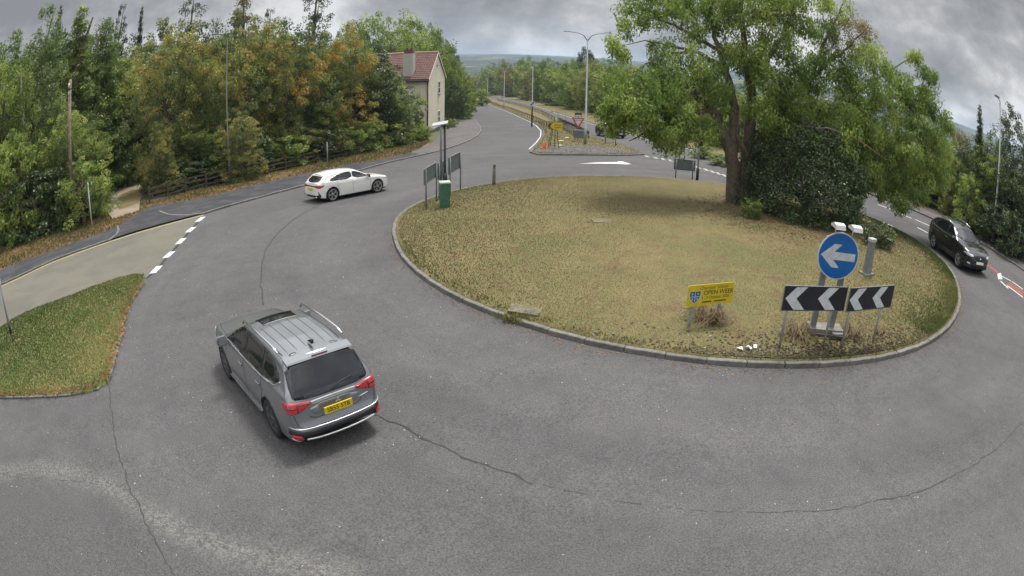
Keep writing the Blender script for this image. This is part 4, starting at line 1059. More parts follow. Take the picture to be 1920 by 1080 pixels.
def mirror(t, x, y, z, m, big=1.0, par_name='door_mirror', cap=None):
    for s in (-1, 1):
        o = part(par_name, MB().prism([(-.06, -.08), (.07, -.07), (.09, .02), (.04, .09), (-.05, .09)], lambda u, v, q: (x+u*big, s*(y+q), z+v*big), 0, .21), m, t)
        bevel(o.data, .02, 2)
        part('mirror_glass', MB().box((x-.062*big, s*(y+.11), z+.005), (.004, .17, .13)), M_chrome, o)

def suv_details(t, D, bvh, S):
    for ax, s in (('L', 1), ('R', -1)):
        D('pillar_trim', ax, [(.90, 1.09), (.71, 1.225), (.28, 1.51), (0, 1.55), (-.5, 1.56), (-1.07, 1.545), (-1.46, 1.50), (-1.74, 1.375), (-1.81, 1.27), (-1.68, 1.155), (-1.08, 1.105), (-.2, 1.08)], M_trim, .003, .05, 0)
        D('side_window', ax, [(.86, 1.10), (.70, 1.21), (.28, 1.49), (.02, 1.535), (-.14, 1.54), (-.17, 1.09)], M_glass, .007)
        D('side_window', ax, [(-.23, 1.09), (-.20, 1.54), (-.60, 1.545), (-1.02, 1.53), (-1.06, 1.12)], M_glass, .007)
        D('side_window', ax, [(-1.11, 1.12), (-1.07, 1.525), (-1.45, 1.48), (-1.72, 1.36), (-1.78, 1.27), (-1.66, 1.17)], M_glass, .007)
        D('window_trim', ax, line_poly([(.92, 1.075), (-.2, 1.07), (-1.1, 1.10), (-1.66, 1.15), (-1.84, 1.26)], .028), M_chrome, .009, .04, 0)
        for P in ([(.98, 1.0), (1.0, .75), (.92, .45), (.8, .33)], [(-.17, 1.07), (-.19, .75), (-.19, .33)], [(-1.1, 1.08), (-1.14, .85), (-1.02, .62), (-.93, .5)], [(.8, .33), (-.9, .35)]):
            D('door_gap', ax, line_poly(P, .011), M_seamd, .002, .05, 0)
        for x in (-.06, -.98):
            o = part('door_handle', MB().box((x, s*(.903), .93), (.2, .035, .035)), S['paint'], t); bevel(o.data, .01, 2)
        D('fuel_flap', ax, [(-1.42, .96), (-1.26, .96), (-1.26, .82), (-1.42, .82)], S['paint'], .003, .06, 1) if s < 0 else None
        part('sill_strip', MB().prism([(.93, 0), (-.90, 0), (-.90, .045), (.93, .045)], lambda u, v, q: (u, s*(.885+q-v*.1), .27+v), 0, .02), M_chrome, t)
        part('roof_rail', MB().tube([(.15, s*.63, 1.60), (.05, s*.635, 1.68), (-.7, s*.64, 1.715), (-1.4, s*.63, 1.70), (-1.62, s*.625, 1.65)], .021, 8), M_chrome, t)
        # tail lamps wrap round the corner
        tl = D('tail_light', 'B', [(s*.42, .985), (s*.845, 1.04), (s*.86, .93), (s*.845, .855), (s*.66, .86), (s*.45, .93)], M_red_l, .010, .04, 0)
        D('lamp_inner', 'B', [(s*.67, .985), (s*.695, .985), (s*.695, .865), (s*.67, .865)], M_trim, .013, .04, 0, par=tl)
        D('lamp_band', 'B', [(s*.47, .965), (s*.66, .985), (s*.66, .965), (s*.47, .945)], M_redd, .013, .04, 0, par=tl)
        D('lamp_band', 'B', [(s*.70, .95), (s*.84, .965), (s*.84, .94), (s*.70, .925)], M_redd, .013, .04, 0, par=tl)
        D('reflector', 'B', [(s*.70, .48), (s*.83, .50), (s*.83, .42), (s*.71, .40)], M_red_l, .03, .04, 1)
        D('bumper_chrome_end', 'B', [(s*.69, .37), (s*.84, .43), (s*.84, .40), (s*.70, .34)], M_chrome, .028, .04, 0)
        D('headlight', 'F', [(s*.45, .86), (s*.84, .92), (s*.87, .80), (s*.55, .76)], M_hl, .008, .04, 1)
    D('rear_window', 'B', [(-.64, 1.545), (0, 1.575), (.64, 1.545), (.735, 1.12), (.66, 1.04), (0, 1.015), (-.66, 1.04), (-.735, 1.12)], M_glass, .007, .05, 1)
    D('windscreen', 'F', [(-.60, 1.52), (.60, 1.52), (.74, 1.12), (-.74, 1.12)], M_glass, .006, .06, 1)
    # tailgate edges, chrome garnish, plate
    for s in (-1, 1): D('tailgate_gap', 'B', line_poly([(s*.775, .84), (s*.74, .66), (s*.66, .585), (0, .56)], .012), M_seamd, .002, .05, 0)
    def rpanel(nm, poly, m, zr, off, par=t):
        P = [tuple(p) for p in resample(poly, .05, True)]
        hx = lambda y: bvh.ray_cast(V3((-6, y, zr)), V3((1, 0, 0)))[0].x
        return part(nm, MB().prism(P, lambda u, v, q: (hx(u)+q, u, v), -off, .03), m, par)
    rpanel('garnish', [(-.43, .985), (0, .995), (.43, .985), (.40, .935), (0, .94), (-.40, .935)], mat('satin_silver_trim', (.42, .43, .45), .45, .2), .93, .014)
    D('plate_recess', 'B', [(-.50, .915), (.50, .915), (.40, .72), (-.40, .72)], S['paint'], .006, .05, 1)
    rpanel('plate_lip', line_poly([(-.5, .76), (-.38, .70), (0, .69), (.38, .70), (.5, .76)], .02), M_alloy, .72, .012)
    pb = part('number_plate', MB().box((S['xr']-.028, 0, .815), (.02, .53, .125)), M_py, t)
    text_part('lettering', 'SB55 STB', .112, M_sblack, pb, Matrix.Translation((S['xr']-.0395, 0, .815)) @ Matrix.Rotation(R(-90), 4, 'Z') @ Matrix.Rotation(R(90), 4, 'X') @ Matrix.Diagonal((1.0, 1, 1, 1)))
    # three-diamond style badge replaced by its plain outline: three lozenges
    bd = MB()
    for k in range(3):
        a = R(90+120*k); c = (0.032*math.cos(a), .955+.032*math.sin(a)); d_ = V3((0, math.cos(a), math.sin(a)))*.030; e_ = V3((0, -math.sin(a), math.cos(a)))*.017; o = V3((S['xr']-.052, c[0], c[1]))
        bd.add([o+d_, o+e_, o-d_, o-e_], [(0, 1, 2, 3)])
    o = part('badge', bd, mat('badge_silver', (.8, .8, .82), .2, .6), t); o['kind'] = 'stuff'
    D('model_lettering', 'B', [(-.46, .79), (-.66, .82), (-.66, .80), (-.46, .77)], M_chrome, .004, .04, 0)
    # rear bumper: black band, silver strips
    D('bumper_band', 'B', [(-.86, .57), (-.5, .515), (0, .50), (.5, .515), (.86, .57), (.86, .47), (.6, .41), (0, .395), (-.6, .41), (-.86, .47)], M_trim, .012, .05, 0)
    def bar(nm, yz, rad, m, zr, off=.012):
        pts = []
        for y, z in smooth_line(yz, 2):
            h = bvh.ray_cast(V3((-6, y, zr)), V3((1, 0, 0))); pts.append((h[0].x-off, y, z))
        part(nm, MB().tube(pts, rad, 8), m, t)
    bar('bumper_strip', [(-.86, .62), (-.5, .565), (0, .55), (.5, .565), (.86, .62)], .012, M_alloy2, .56)
    bar('bumper_skid', [(-.66, .41), (-.4, .365), (0, .35), (.4, .365), (.66, .41)], .016, M_alloy2, .50, .02)
    # spoiler, aerial, wiper, sunroof, roof ribs
    sp = part('spoiler', MB().prism([(-1.76, 1.64), (-1.92, 1.605), (-1.94, 1.58), (-1.86, 1.565), (-1.75, 1.585)], lambda u, v, q: (u, q, v - .035*(abs(q)/.62)**2), -.62, .62), S['paint'], t)
    part('brake_light', MB().box((-1.934, 0, 1.588), (.012, .3, .018)), M_redd, sp)
    part('aerial', MB().prism([(-1.52, 0), (-1.70, 0), (-1.72, .075), (-1.68, .08)], lambda u, v, q: (u, q, 1.675+v), -.02, .02), M_trim, t)
    part('rear_wiper', MB().tube([(-2.235, 0, 1.06), (-2.19, -.2, 1.13), (-2.175, -.42, 1.15)], .012, 6), M_trim, t)
    D('sunroof', 'T', [(.02, -.36), (.05, 0), (.02, .36), (-.30, .36), (-.30, -.36)], M_glass, .006, .05, 0)
    D('sunroof_deflector', 'T', [(.10, -.38), (.13, 0), (.10, .38), (.04, .38), (.07, 0), (.04, -.38)], M_trim, .022, .05, 0)
    D('sunroof_frame', 'T', line_poly([(-.31, -.38), (-.31, .38)], .04), M_alloy, .008, .05, 0)
    for y in (-.46, -.28, -.09, .09, .28, .46): D('roof_groove', 'T', line_poly([(-.38, y), (-1.62, y*.97)], .014), M_seamd if abs(y) > 1 else M_alloy, .003, .08, 0)
    for s in (-1, 1):
        D('roof_channel', 'T', line_poly([(.1, s*.555), (-.8, s*.575), (-1.62, s*.555)], .02), M_seamd, .002, .08, 0)
        D('roof_recess', 'T', [(-1.66, s*.33), (-1.72, s*.33), (-1.73, s*.46), (-1.67, s*.46)], M_alloy, .006, .04, 1)
    D('bonnet_gap', 'T', line_poly([(2.15, -.62), (1.6, -.74), (1.05, -.78)], .012), M_seamd, .002, .06, 0); D('bonnet_gap', 'T', line_poly([(2.15, .62), (1.6, .74), (1.05, .78)], .012), M_seamd, .002, .06, 0)
    D('grille', 'F', [(-.5, .82), (.5, .82), (.45, .62), (-.45, .62)], M_trim, .006, .06, 1)
    mirror(t, .78, .89, 1.10, S['paint'], 1.15)
P_suv = paint('metallic_grey_paint', (0.205, 0.217, 0.232), 0.6, 0.30)
SUV = dict(xf=2.33, xr=-2.36, hw=.90, wf=1.33, wr=-1.34, wheel_r=.355, rim_r=.235, sill=.30, spokes=7, paint=P_suv, rim_m=M_alloy, tumble=.36, corner=.10, crown=.035, crease=.93,
    top=[(2.33, .62), (2.30, .80), (2.18, .93), (1.9, 1.0), (1.1, 1.08), (.98, 1.11), (.22, 1.53), (.0, 1.59), (-.5, 1.63), (-1.2, 1.63), (-1.68, 1.59), (-1.84, 1.56), (-2.17, 1.09), (-2.24, .98), (-2.28, .72), (-2.30, .62), (-2.34, .59), (-2.36, .52)],
    bot=[(2.33, .5), (2.27, .30), (2.0, .22), (-1.9, .24), (-2.2, .32), (-2.32, .40), (-2.36, .48)],
    plan=[(2.33, .42), (2.27, .62), (2.12, .78), (1.8, .87), (1.2, .895), (0, .90), (-1.6, .90), (-2.05, .88), (-2.2, .855), (-2.3, .80), (-2.36, .68)],
    belt=[(2.33, 1.2), (1.2, 1.05), (-.2, 1.05), (-1.6, 1.10), (-2.36, 1.08)], details=suv_details)
hd = math.atan2(2.03, -1.96)
build_car(SUV, 'suv_car', 'metallic grey estate-type SUV seen from behind in the foreground, yellow plate and red tail lamps', 'car', (-4.28, 9.40), hd, 0.975)

def hatch_details(t, D, bvh, S):
    for ax, s in (('L', 1), ('R', -1)):
        D('side_window', ax, [(.80, .95), (.55, 1.09), (.1, 1.27), (-.13, 1.30), (-.16, .95)], M_glass)
        D('side_window', ax, [(-.20, .95), (-.17, 1.30), (-.6, 1.30), (-1.0, 1.25), (-1.32, 1.15), (-1.50, 1.04), (-1.42, .99)], M_glass)
        for P in ([(.86, .9), (.88, .6), (.78, .3)], [(-.17, .93), (-.19, .6), (-.17, .3)], [(-1.08, .95), (-1.1, .75), (-.95, .5)]):
            D('door_gap', ax, line_poly(P, .010), M_seamd, .002, .05, 0)
        for x in (-.05, -.95): part('door_handle', MB().box((x, s*.893, .82), (.18, .03, .03)), S['paint'], t)
        D('tail_light', 'B', [(s*.38, .83), (s*.78, .87), (s*.84, .80), (s*.80, .72), (s*.42, .76)], M_red_l, .010, .04, 0)
        D('tail_light', ax, [(-1.80, .86), (-2.06, .85), (-2.08, .74), (-1.9, .78)], M_redd, .008, .04, 0)
        D('bumper_vent', 'B', [(s*.72, .55), (s*.76, .55), (s*.80, .30), (s*.74, .30)], M_trim, .010, .04, 0)
        D('headlight', 'F', [(s*.40, .70), (s*.80, .76), (s*.82, .66), (s*.45, .62)], M_hl, .008, .04, 1)
        part('exhaust', MB().tube([(S['xr']+.15, s*.55, .28), (S['xr']-.01, s*.55, .28)], .045, 10), M_chrome, t)
    D('rear_window', 'B', [(-.50, 1.27), (0, 1.30), (.50, 1.27), (.64, 1.00), (0, .965), (-.64, 1.00)], M_glass, .008, .05, 1)
    D('windscreen', 'F', [(-.55, 1.30), (.55, 1.30), (.70, .99), (-.70, .99)], M_glass, .006, .06, 1)
    D('dark_band', 'B', [(-.38, .82), (.38, .82), (.40, .77), (-.40, .77)], M_trim, .008, .05, 0)
    D('diffuser', 'B', [(-.80, .42), (-.55, .36), (.55, .36), (.80, .42), (.76, .24), (-.76, .24)], M_trim, .012, .05, 0)
    pb = part('number_plate', MB().box((S['xr']-.025, 0, .67), (.02, .5, .11)), M_py, t)
    D('grille', 'F', [(-.38, .66), (.38, .66), (.45, .45), (-.45, .45)], M_trim, .006, .06, 1)
    D('bonnet_gap', 'T', line_poly([(1.95, -.55), (1.0, -.70)], .012), M_seamd, .002, .06, 0)
    sp = part('spoiler', MB().prism([(-1.55, 1.335), (-1.74, 1.30), (-1.76, 1.275), (-1.55, 1.29)], lambda u, v, q: (u, q, v-.03*(abs(q)/.55)**2), -.55, .55), S['paint'], t)
    mirror(t, .68, .86, .97, M_trim, .9)
P_white = paint('white_car_paint', (0.74, 0.74, 0.72), 0, 0.35)
HATCH = dict(xf=2.16, xr=-2.16, hw=.89, wf=1.30, wr=-1.36, wheel_r=.33, rim_r=.25, sill=.22, spokes=5, paint=P_white, rim_m=M_alloy2, tumble=.42, corner=.10, crown=.04, crease=.80,
    top=[(2.16, .50), (2.12, .66), (1.95, .78), (1.6, .86), (1.0, .94), (.88, .965), (.1, 1.33), (-.1, 1.36), (-.5, 1.385), (-1.0, 1.375), (-1.5, 1.32), (-1.66, 1.28), (-2.0, .97), (-2.08, .93), (-2.13, .75), (-2.15, .55), (-2.16, .48)],
    bot=[(2.16, .38), (2.1, .20), (1.8, .16), (-1.8, .17), (-2.1, .26), (-2.16, .38)],
    plan=[(2.16, .40), (2.1, .6), (1.9, .77), (1.5, .87), (.5, .875), (-1.0, .885), (-1.5, .89), (-1.9, .86), (-2.08, .78), (-2.16, .62)],
    belt=[(2.16, 1.0), (0, .93), (-1.5, .99), (-2.16, .97)], details=hatch_details)
build_car(HATCH, 'hatchback_car', 'white hatchback car with dark windows driving round the far left of the roundabout', 'car', (-8.48, 29.72), math.atan2(1.95, 1.85), 1.02)

def xs_details(t, D, bvh, S):
    for ax, s in (('L', 1), ('R', -1)):
        D('side_window', ax, [(.80, 1.07), (.62, 1.17), (.2, 1.42), (-.10, 1.46), (-.13, 1.06)], M_glass)
        D('side_window', ax, [(-.18, 1.06), (-.15, 1.46), (-.6, 1.46), (-1.05, 1.42), (-1.45, 1.28), (-1.5, 1.15)], M_glass)
        D('window_trim', ax, line_poly([(.86, 1.045), (-.2, 1.035), (-1.1, 1.06), (-1.58, 1.13)], .025), M_chrome, .006, .05, 0)
        for P in ([(.92, .95), (.9, .5)], [(-.16, 1.0), (-.18, .4)], [(-1.1, 1.0), (-1.0, .55)]): D('door_gap', ax, line_poly(P, .010), M_seamd, .002, .05, 0)
        for x in (-.05, -.95): part('door_handle', MB().box((x, s*.913, .92), (.18, .03, .03)), M_chrome, t)
        D('headlight', 'F', [(s*.42, .80), (s*.82, .87), (s*.86, .76), (s*.5, .72)], M_hl, .010, .04, 1)
        D('fog_light', 'F', [(s*.62, .48), (s*.74, .5), (s*.74, .42), (s*.62, .42)], M_hl, .010, .04, 1)
        D('tail_light', 'B', [(s*.4, .95), (s*.85, 1.0), (s*.86, .85), (s*.5, .88)], M_red_l, .008, .05, 1)
        part('roof_rail', MB().tube([(.05, s*.60, 1.53), (-.6, s*.62, 1.60), (-1.3, s*.60, 1.57)], .02, 8), M_chrome, t)
    D('windscreen', 'F', [(-.58, 1.46), (.58, 1.46), (.74, 1.08), (-.74, 1.08)], M_glass, .006, .06, 1)
    D('rear_window', 'B', [(-.55, 1.42), (.55, 1.42), (.68, 1.10), (-.68, 1.10)], M_glass, .006, .06, 1)
    D('grille', 'F', [(-.42, .82), (.42, .82), (.34, .62), (-.34, .62)], M_trim, .010, .05, 1)
    D('lower_grille', 'F', [(-.55, .46), (.55, .46), (.5, .34), (-.5, .34)], M_trim, .010, .05, 1)
    part('badge', MB().lathe([(0, 0), (.05, 0), (.05, .015)], 16, M=Matrix.Translation((S['xf']+.005, 0, .74)) @ Matrix.Rotation(R(90), 4, 'Y')), M_chrome, t)
    part('number_plate', MB().box((S['xf']+.02, 0, .53), (.02, .50, .11)), M_pw, t)
    D('bonnet_gap', 'T', line_poly([(2.0, -.58), (1.0, -.74)], .012), M_seamd, .002, .06, 0); D('bonnet_gap', 'T', line_poly([(2.0, .58), (1.0, .74)], .012), M_seamd, .002, .06, 0)
    mirror(t, .72, .89, 1.08, S['paint'], 1.0)
P_blk = paint('black_car_paint', (0.014, 0.014, 0.018), 0.2, 0.25)
XS = dict(xf=2.20, xr=-2.20, hw=.91, wf=1.32, wr=-1.34, wheel_r=.35, rim_r=.24, sill=.28, spokes=5, paint=P_blk, rim_m=M_alloy2, tumble=.38, corner=.10, crown=.04, crease=.90,
    top=[(2.20, .60), (2.17, .78), (2.02, .90), (1.7, .98), (1.1, 1.03), (.95, 1.06), (.18, 1.46), (-.05, 1.51), (-.5, 1.54), (-1.0, 1.52), (-1.5, 1.45), (-1.68, 1.40), (-2.02, 1.08), (-2.10, 1.0), (-2.15, .72), (-2.18, .60), (-2.20, .54)],
    bot=[(2.20, .45), (2.14, .27), (1.9, .21), (-1.8, .23), (-2.1, .32), (-2.20, .44)],
    plan=[(2.20, .45), (2.14, .63), (1.95, .80), (1.6, .89), (.5, .90), (-1.5, .91), (-1.95, .88), (-2.13, .80), (-2.20, .66)],
    belt=[(2.20, 1.1), (0, 1.03), (-1.5, 1.10), (-2.2, 1.08)], details=xs_details)
build_car(XS, 'suv_car', 'black SUV with white number plate approaching on the right-hand side of the roundabout', 'car', (20.30, 19.55), math.atan2(-2.91, -.52), 1.06)
XS2 = dict(XS); XS2['paint'] = paint('dark_blue_car_paint', (0.02, 0.025, 0.045), 0.3, 0.25)
build_car(XS2, 'suv_car', 'dark car half hidden behind hanging leaves on the approach road by the lamp column', 'car', (10.2, 64.5), math.atan2(-1.0, 0.42), 0.95)

# ------------------------------------------------------------ vegetation
def leaf_cloud(name, C, Rd, n, size, tint, droop=0.3, aspect=0.5, seed=0, shell=0.55, flat=0.0):
    """leaf-sized rhombus faces scattered through clumps; one tint value per leaf"""
    r = np.random.default_rng(seed); C = np.asarray(C, float); N_ = len(C); Rd = np.broadcast_to(np.asarray(Rd, float).reshape(-1, 1) if np.ndim(Rd) == 1 else np.full((N_, 1), Rd) if np.ndim(Rd) == 0 else Rd, (N_, Rd.shape[1] if np.ndim(Rd) == 2 else 1))
    cnt = np.broadcast_to(n, (N_,)); idx = np.repeat(np.arange(N_), cnt); M_ = len(idx)
    d = r.normal(size=(M_, 3)); d /= np.linalg.norm(d, axis=1)[:, None]; rad = shell + (1-shell)*r.random(M_)**0.7
    rad = np.where(r.random(M_) < 0.25, r.random(M_), rad)
    P = C[idx] + d*rad[:, None]*Rd[idx]
    ax_ = r.normal(size=(M_, 3)); ax_[:, 2] -= droop*1.6; ax_ += d*0.5; ax_ /= np.linalg.norm(ax_, axis=1)[:, None]
    nn_ = r.normal(size=(M_, 3))*(1-flat); nn_[:, 2] += 0.7 + flat; nn_ += d*0.8
    sd_ = np.cross(ax_, nn_); sd_ /= (np.linalg.norm(sd_, axis=1)[:, None]+1e-9)
    s = (size*(0.6+0.8*r.random(M_)))[:, None]
    V = np.empty((M_, 4, 3)); V[:, 0] = P - ax_*s*.5; V[:, 1] = P + sd_*s*aspect*.5; V[:, 2] = P + ax_*s*.5; V[:, 3] = P - sd_*s*aspect*.5
    me = bpy.data.meshes.new(name); me.vertices.add(M_*4); me.vertices.foreach_set('co', V.ravel().astype(np.float32))
    me.loops.add(M_*4); me.loops.foreach_set('vertex_index', np.arange(M_*4, dtype=np.int32))
    me.polygons.add(M_); me.polygons.foreach_set('loop_start', np.arange(0, M_*4, 4, dtype=np.int32))
    me.update(calc_edges=True)
    tv = np.clip(np.asarray(tint(C, r))[idx] + r.normal(0, .09, M_), 0, 1)
    a = me.attributes.new('tint', 'FLOAT', 'FACE'); a.data.foreach_set('value', tv.astype(np.float32))
    return me
def limb_mesh(paths, n=7):
    mb = MB()
    for pts, rads in paths: mb.tube(pts, rads, n if rads[0] > .05 else 4, caps=False)
    return mb.mesh('trunk', recalc=False)

def crown_points(kind, H, Rr, seed, N_):
    r = np.random.default_rng(seed); ph = r.uniform(0, 6.28, 8); out = []; rads = []
    while len(out) < N_:
        h = r.random(); a = r.uniform(0, 2*math.pi)
        if kind == 'hedge': f = (min(1, h/0.10+.6))*(1 - max(0, (h-.6)/.4)**2.2)**.5 if h < 1 else 0
        elif kind == 'dome': f = math.sqrt(max(0, 1-((h-.45)/.56)**2)) if h > .08 else 0
        elif kind == 'birch': f = (1-h)**.55*min(1, h/.2+.35)
        elif kind == 'spire': f = (1-h)**.85*(.75+.35*((h*9) % 1))
        else: f = 1
        if kind != 'spire' and r.random() > f+.15: continue
        lob = 1 + .17*math.sin(3*a+ph[0]+5*h) + .12*math.sin(5*a+ph[1]-7*h) + .10*math.sin(2*a+ph[2]+11*h) + .08*math.sin(9*a+ph[3]+13*h)
        q = math.sqrt(r.uniform(.12, 1)); rr = Rr*f*lob*q
        out.append((rr*math.cos(a), rr*math.sin(a), h*H*(.93+.10*math.sin(2*a+ph[4])) + .1)); rads.append(r.uniform(.55, 1.15))
    return np.array(out), np.array(rads)
VAR = {}
def variant(key, kind, H, Rr, seed, N_, npl, size, crad, droop=.3, aspect=.5, tfn=None, shell=.5, zs=.75):
    C, q = crown_points(kind, H, Rr, seed, N_); rd = np.c_[q*crad, q*crad, q*crad*zs]
    tfn = tfn or (lambda C, r: .5 + r.normal(0, .17, len(C)))
    cm = leaf_cloud('crown', C, rd, npl, size, tfn, droop, aspect, seed, shell)
    r = np.random.default_rng(seed+1); th = H*(.95 if kind in ('spire', 'birch') else .72); tr = H*.016+.05
    paths = [([(0, 0, -.3), (r.normal(0, .1), r.normal(0, .1), th*.35), (r.normal(0, .25), r.normal(0, .25), th*.7), (r.normal(0, .3), r.normal(0, .3), th)], [tr*1.3, tr, tr*.6, tr*.15])]
    sel = r.choice(len(C), min(26, len(C)), replace=False)
    for i in sel:
        c = C[i]; z0 = max(.4, min(c[2]*.75-.3, th*.9)); k = z0/th
        paths.append(([(0, 0, z0), (c[0]*.5, c[1]*.5, z0+(c[2]-z0)*.35), (c[0]*.95, c[1]*.95, c[2])], [tr*(1-k)*.5+.02, tr*(1-k)*.25+.015, .008]))
    VAR[key] = (limb_mesh(paths), cm, H, Rr)
def tree(key, m, x, y, H, Rr=None, label='', cat='tree', name='broadleaf_tree', group=None, bark=None, rz=None, wscale=None, parts=True, lean=0):
    tr, cm, H0_, R0_ = VAR[key]; z = gz(x, y); t = thing(name, label, cat, (x, y, z), rz if rz is not None else random.uniform(0, 6.28), group)
    sc = H/H0_; sw = (Rr/R0_) if Rr else sc; t.scale = (sw, sw, sc)
    link('trunk', tr, bark or M_bark, t); link('crown', cm, m, t); return t
M_bark = mat('tree_bark', (0.17, 0.135, 0.105), 0.95, col2=(0.085, 0.068, 0.052), vscale=7, bump=.8, bscale=22)
M_birchb = mat('birch_bark', (0.42, 0.41, 0.37), 0.85, col2=(0.15, 0.13, 0.11), vscale=4)
L_green = leaf_mat('green_leaves', [(0.0, (0.055,0.096,0.032)), (.4, (0.136,0.189,0.057)), (.7, (0.234,0.295,0.082)), (1, (0.437,0.465,0.159))], .45, .48)
L_dark = leaf_mat('dark_leaves', [(0.0, (0.024,0.047,0.024)), (.5, (0.059,0.090,0.035)), (1, (0.142,0.177,0.071))], .35, .12)
L_birch = leaf_mat('birch_leaves', [(0.0, (0.058,0.102,0.046)), (.5, (0.140,0.195,0.074)), (1, (0.309,0.353,0.146))], .45, .48)
L_bright = leaf_mat('bright_leaves', [(0.0, (0.081,0.126,0.038)), (.45, (0.169,0.233,0.062)), (1, (0.411,0.465,0.146))], .45, .48)
L_gold = leaf_mat('golden_leaves', [(0.0, (0.066,0.099,0.042)), (.35, (0.147,0.180,0.071)), (.6, (0.264,0.261,0.091)), (.8, (0.316,0.315,0.104)), (1, (0.404,0.315,0.104))], .45, .48)
L_orange = leaf_mat('orange_leaves', [(0.0, (0.073,0.108,0.042)), (.4, (0.169,0.195,0.071)), (.6, (0.266,0.284,0.088)), (.8, (0.416,0.299,0.094)), (1, (0.526,0.284,0.083))], .45, .48)
L_spruce = leaf_mat('spruce_needles', [(0.0, (0.017,0.033,0.019)), (.5, (0.040,0.064,0.033)), (1, (0.094,0.118,0.059))], .6, .05)
L_lime = leaf_mat('lime_leaves', [(0.0, (.10,.15,.012)), (.5, (.22,.30,.02)), (1, (.36,.44,.04))], .45, .48)
L_brown = leaf_mat('browning_leaves', [(0.0, (0.071,0.083,0.029)), (.5, (0.165,0.136,0.050)), (1, (0.307,0.212,0.094))], .45, .48)
L_ash = leaf_mat('ash_leaves', [(0.0, (0.062,0.112,0.036)), (.4, (0.154,0.226,0.060)), (.7, (0.275,0.342,0.087)), (1, (0.468,0.512,0.159))], .45, .48)
patchy = lambda C, r: np.clip(.44 + .26*np.sin(C[:, 2]*.9+C[:, 0]*.8) + .14*np.sin(C[:, 1]*1.7+C[:, 2]*.5) + r.normal(0, .20, len(C)), 0, 1)
variant('hedgeA', 'hedge', 12, 3.4, 11, 400, 62, .20, .62, tfn=patchy)
variant('hedgeB', 'hedge', 12, 3.4, 12, 400, 62, .20, .60, tfn=patchy)
variant('domeA', 'dome', 12, 5.5, 13, 430, 60, .26, .85)
variant('domeB', 'dome', 10, 4.6, 14, 380, 60, .24, .78)
variant('birchA', 'birch', 14, 2.6, 15, 380, 64, .18, .50, droop=1.0, aspect=.42, zs=1.3)
variant('birchB', 'birch', 14, 2.6, 16, 360, 64, .18, .50, droop=1.0, aspect=.42, zs=1.3)
variant('spireA', 'spire', 14, 2.3, 17, 300, 55, .20, .42, droop=.5, aspect=.3, zs=.6)
variant('bushA', 'hedge', 3, 1.6, 18, 110, 60, .15, .34)
variant('bushB', 'hedge', 3, 1.6, 19, 110, 60, .15, .34)

def by_px(px, D): 
    d = unproj(px, 300); return d[0]*D/math.hypot(d[0], d[1]), d[1]*D/math.hypot(d[0], d[1])
def ptree(key, m, px, topy, D, label, wpx=None, rp=None, **k):
    q = at(px, topy, D); x, y = float(q[0]), float(q[1]); H = float(q[2]) - gz(x, y)
    Rr = None
    if wpx: a = at(px-wpx/2, topy+60, D); b = at(px+wpx/2, topy+60, D); Rr = float(np.linalg.norm((a-b)[:2]))/2
    return tree(key, m, x, y, H, Rr, label, **k)
GW = 'trees of the wood left of the road'
# front rank of the wood, left to right
ptree('bushA', L_bright, 22, 255, 39, 'bright green bushy sapling at the far left by the fence', 120, name='shrub', cat='shrub')
ptree('hedgeA', L_bright, 12, 70, 44, 'bright green tree at the left edge of the picture', 130)
ptree('birchA', L_birch, 88, 12, 44, 'tall feathery green birch left of the telegraph pole', 150, name='birch_tree', bark=M_birchb)
ptree('spireA', L_green, 152, 22, 50, 'dark conifer with brown inner branches right of the telegraph pole', 160, name='conifer_tree')
ptree('birchB', L_birch, 196, 38, 54, 'slender green birch between the dark conifer and the golden trees', 130, name='birch_tree', bark=M_birchb)
ptree('hedgeB', L_gold, 255, 95, 56, 'yellow-green tree behind the end of the dirt track', 110)
ptree('hedgeA', L_gold, 320, 38, 46, 'broad tree with golden brown top, first of the golden trees from the left', 140)
ptree('hedgeB', L_gold, 395, 45, 46, 'golden green tree just left of the tall grey lamp column', 130)
ptree('hedgeA', L_gold, 468, 22, 48, 'golden green tree right of the tall grey lamp column', 130)
ptree('hedgeB', L_orange, 535, 40, 49, 'tree with orange patches in the middle of the golden trees', 120)
ptree('hedgeA', L_orange, 600, 52, 51, 'orange-topped tree left of the reddest one', 120)
ptree('hedgeB', L_orange, 655, 48, 54, 'bright orange autumn tree nearest to the cream house', 120)
ptree('birchA', L_green, 50, 110, 41, 'green birch sapling leaning in front of the tall feathery birch', 90, name='birch_tree', bark=M_birchb)
ptree('hedgeA', L_green, 118, 190, 40.5, 'leafy green tree low down around the foot of the telegraph pole', 100)
ptree('hedgeB', L_green, 160, 215, 43, 'leafy green tree at the left side of the dirt track', 90)
ptree('bushB', L_green, 150, 300, 37.5, 'green shrub spilling over the fence beside the slim pale post', 110, name='shrub', cat='shrub')
ptree('bushA', L_dark, 60, 330, 38.5, 'dark shrub behind the left fence', 130, name='shrub', cat='shrub')
ptree('hedgeA', L_gold, 300, 230, 42, 'low golden shrub tree at the right side of the dirt track mouth', 56)
ptree('hedgeB', L_green, 362, 215, 44, 'mid green lower tree behind the long fence', 100)
ptree('hedgeA', L_gold, 448, 205, 42.0, 'mid green lower tree beside the lamp column behind the long fence', 84)
ptree('hedgeB', L_gold, 515, 190, 48.5, 'mixed yellow lower tree behind the long fence, above the white car', 100)
ptree('hedgeA', L_green, 580, 180, 50.5, 'dark green lower tree under the orange trees', 100)
ptree('domeB', L_green, 705, 108, 61, 'green tree touching the left end of the red roof', 110)
ptree('hedgeA', L_bright, 725, 150, 59, 'light green tall shrub in front of the house wall', 100)
ptree('hedgeB', L_green, 768, 172, 61, 'green shrub covering the lower house wall', 62)
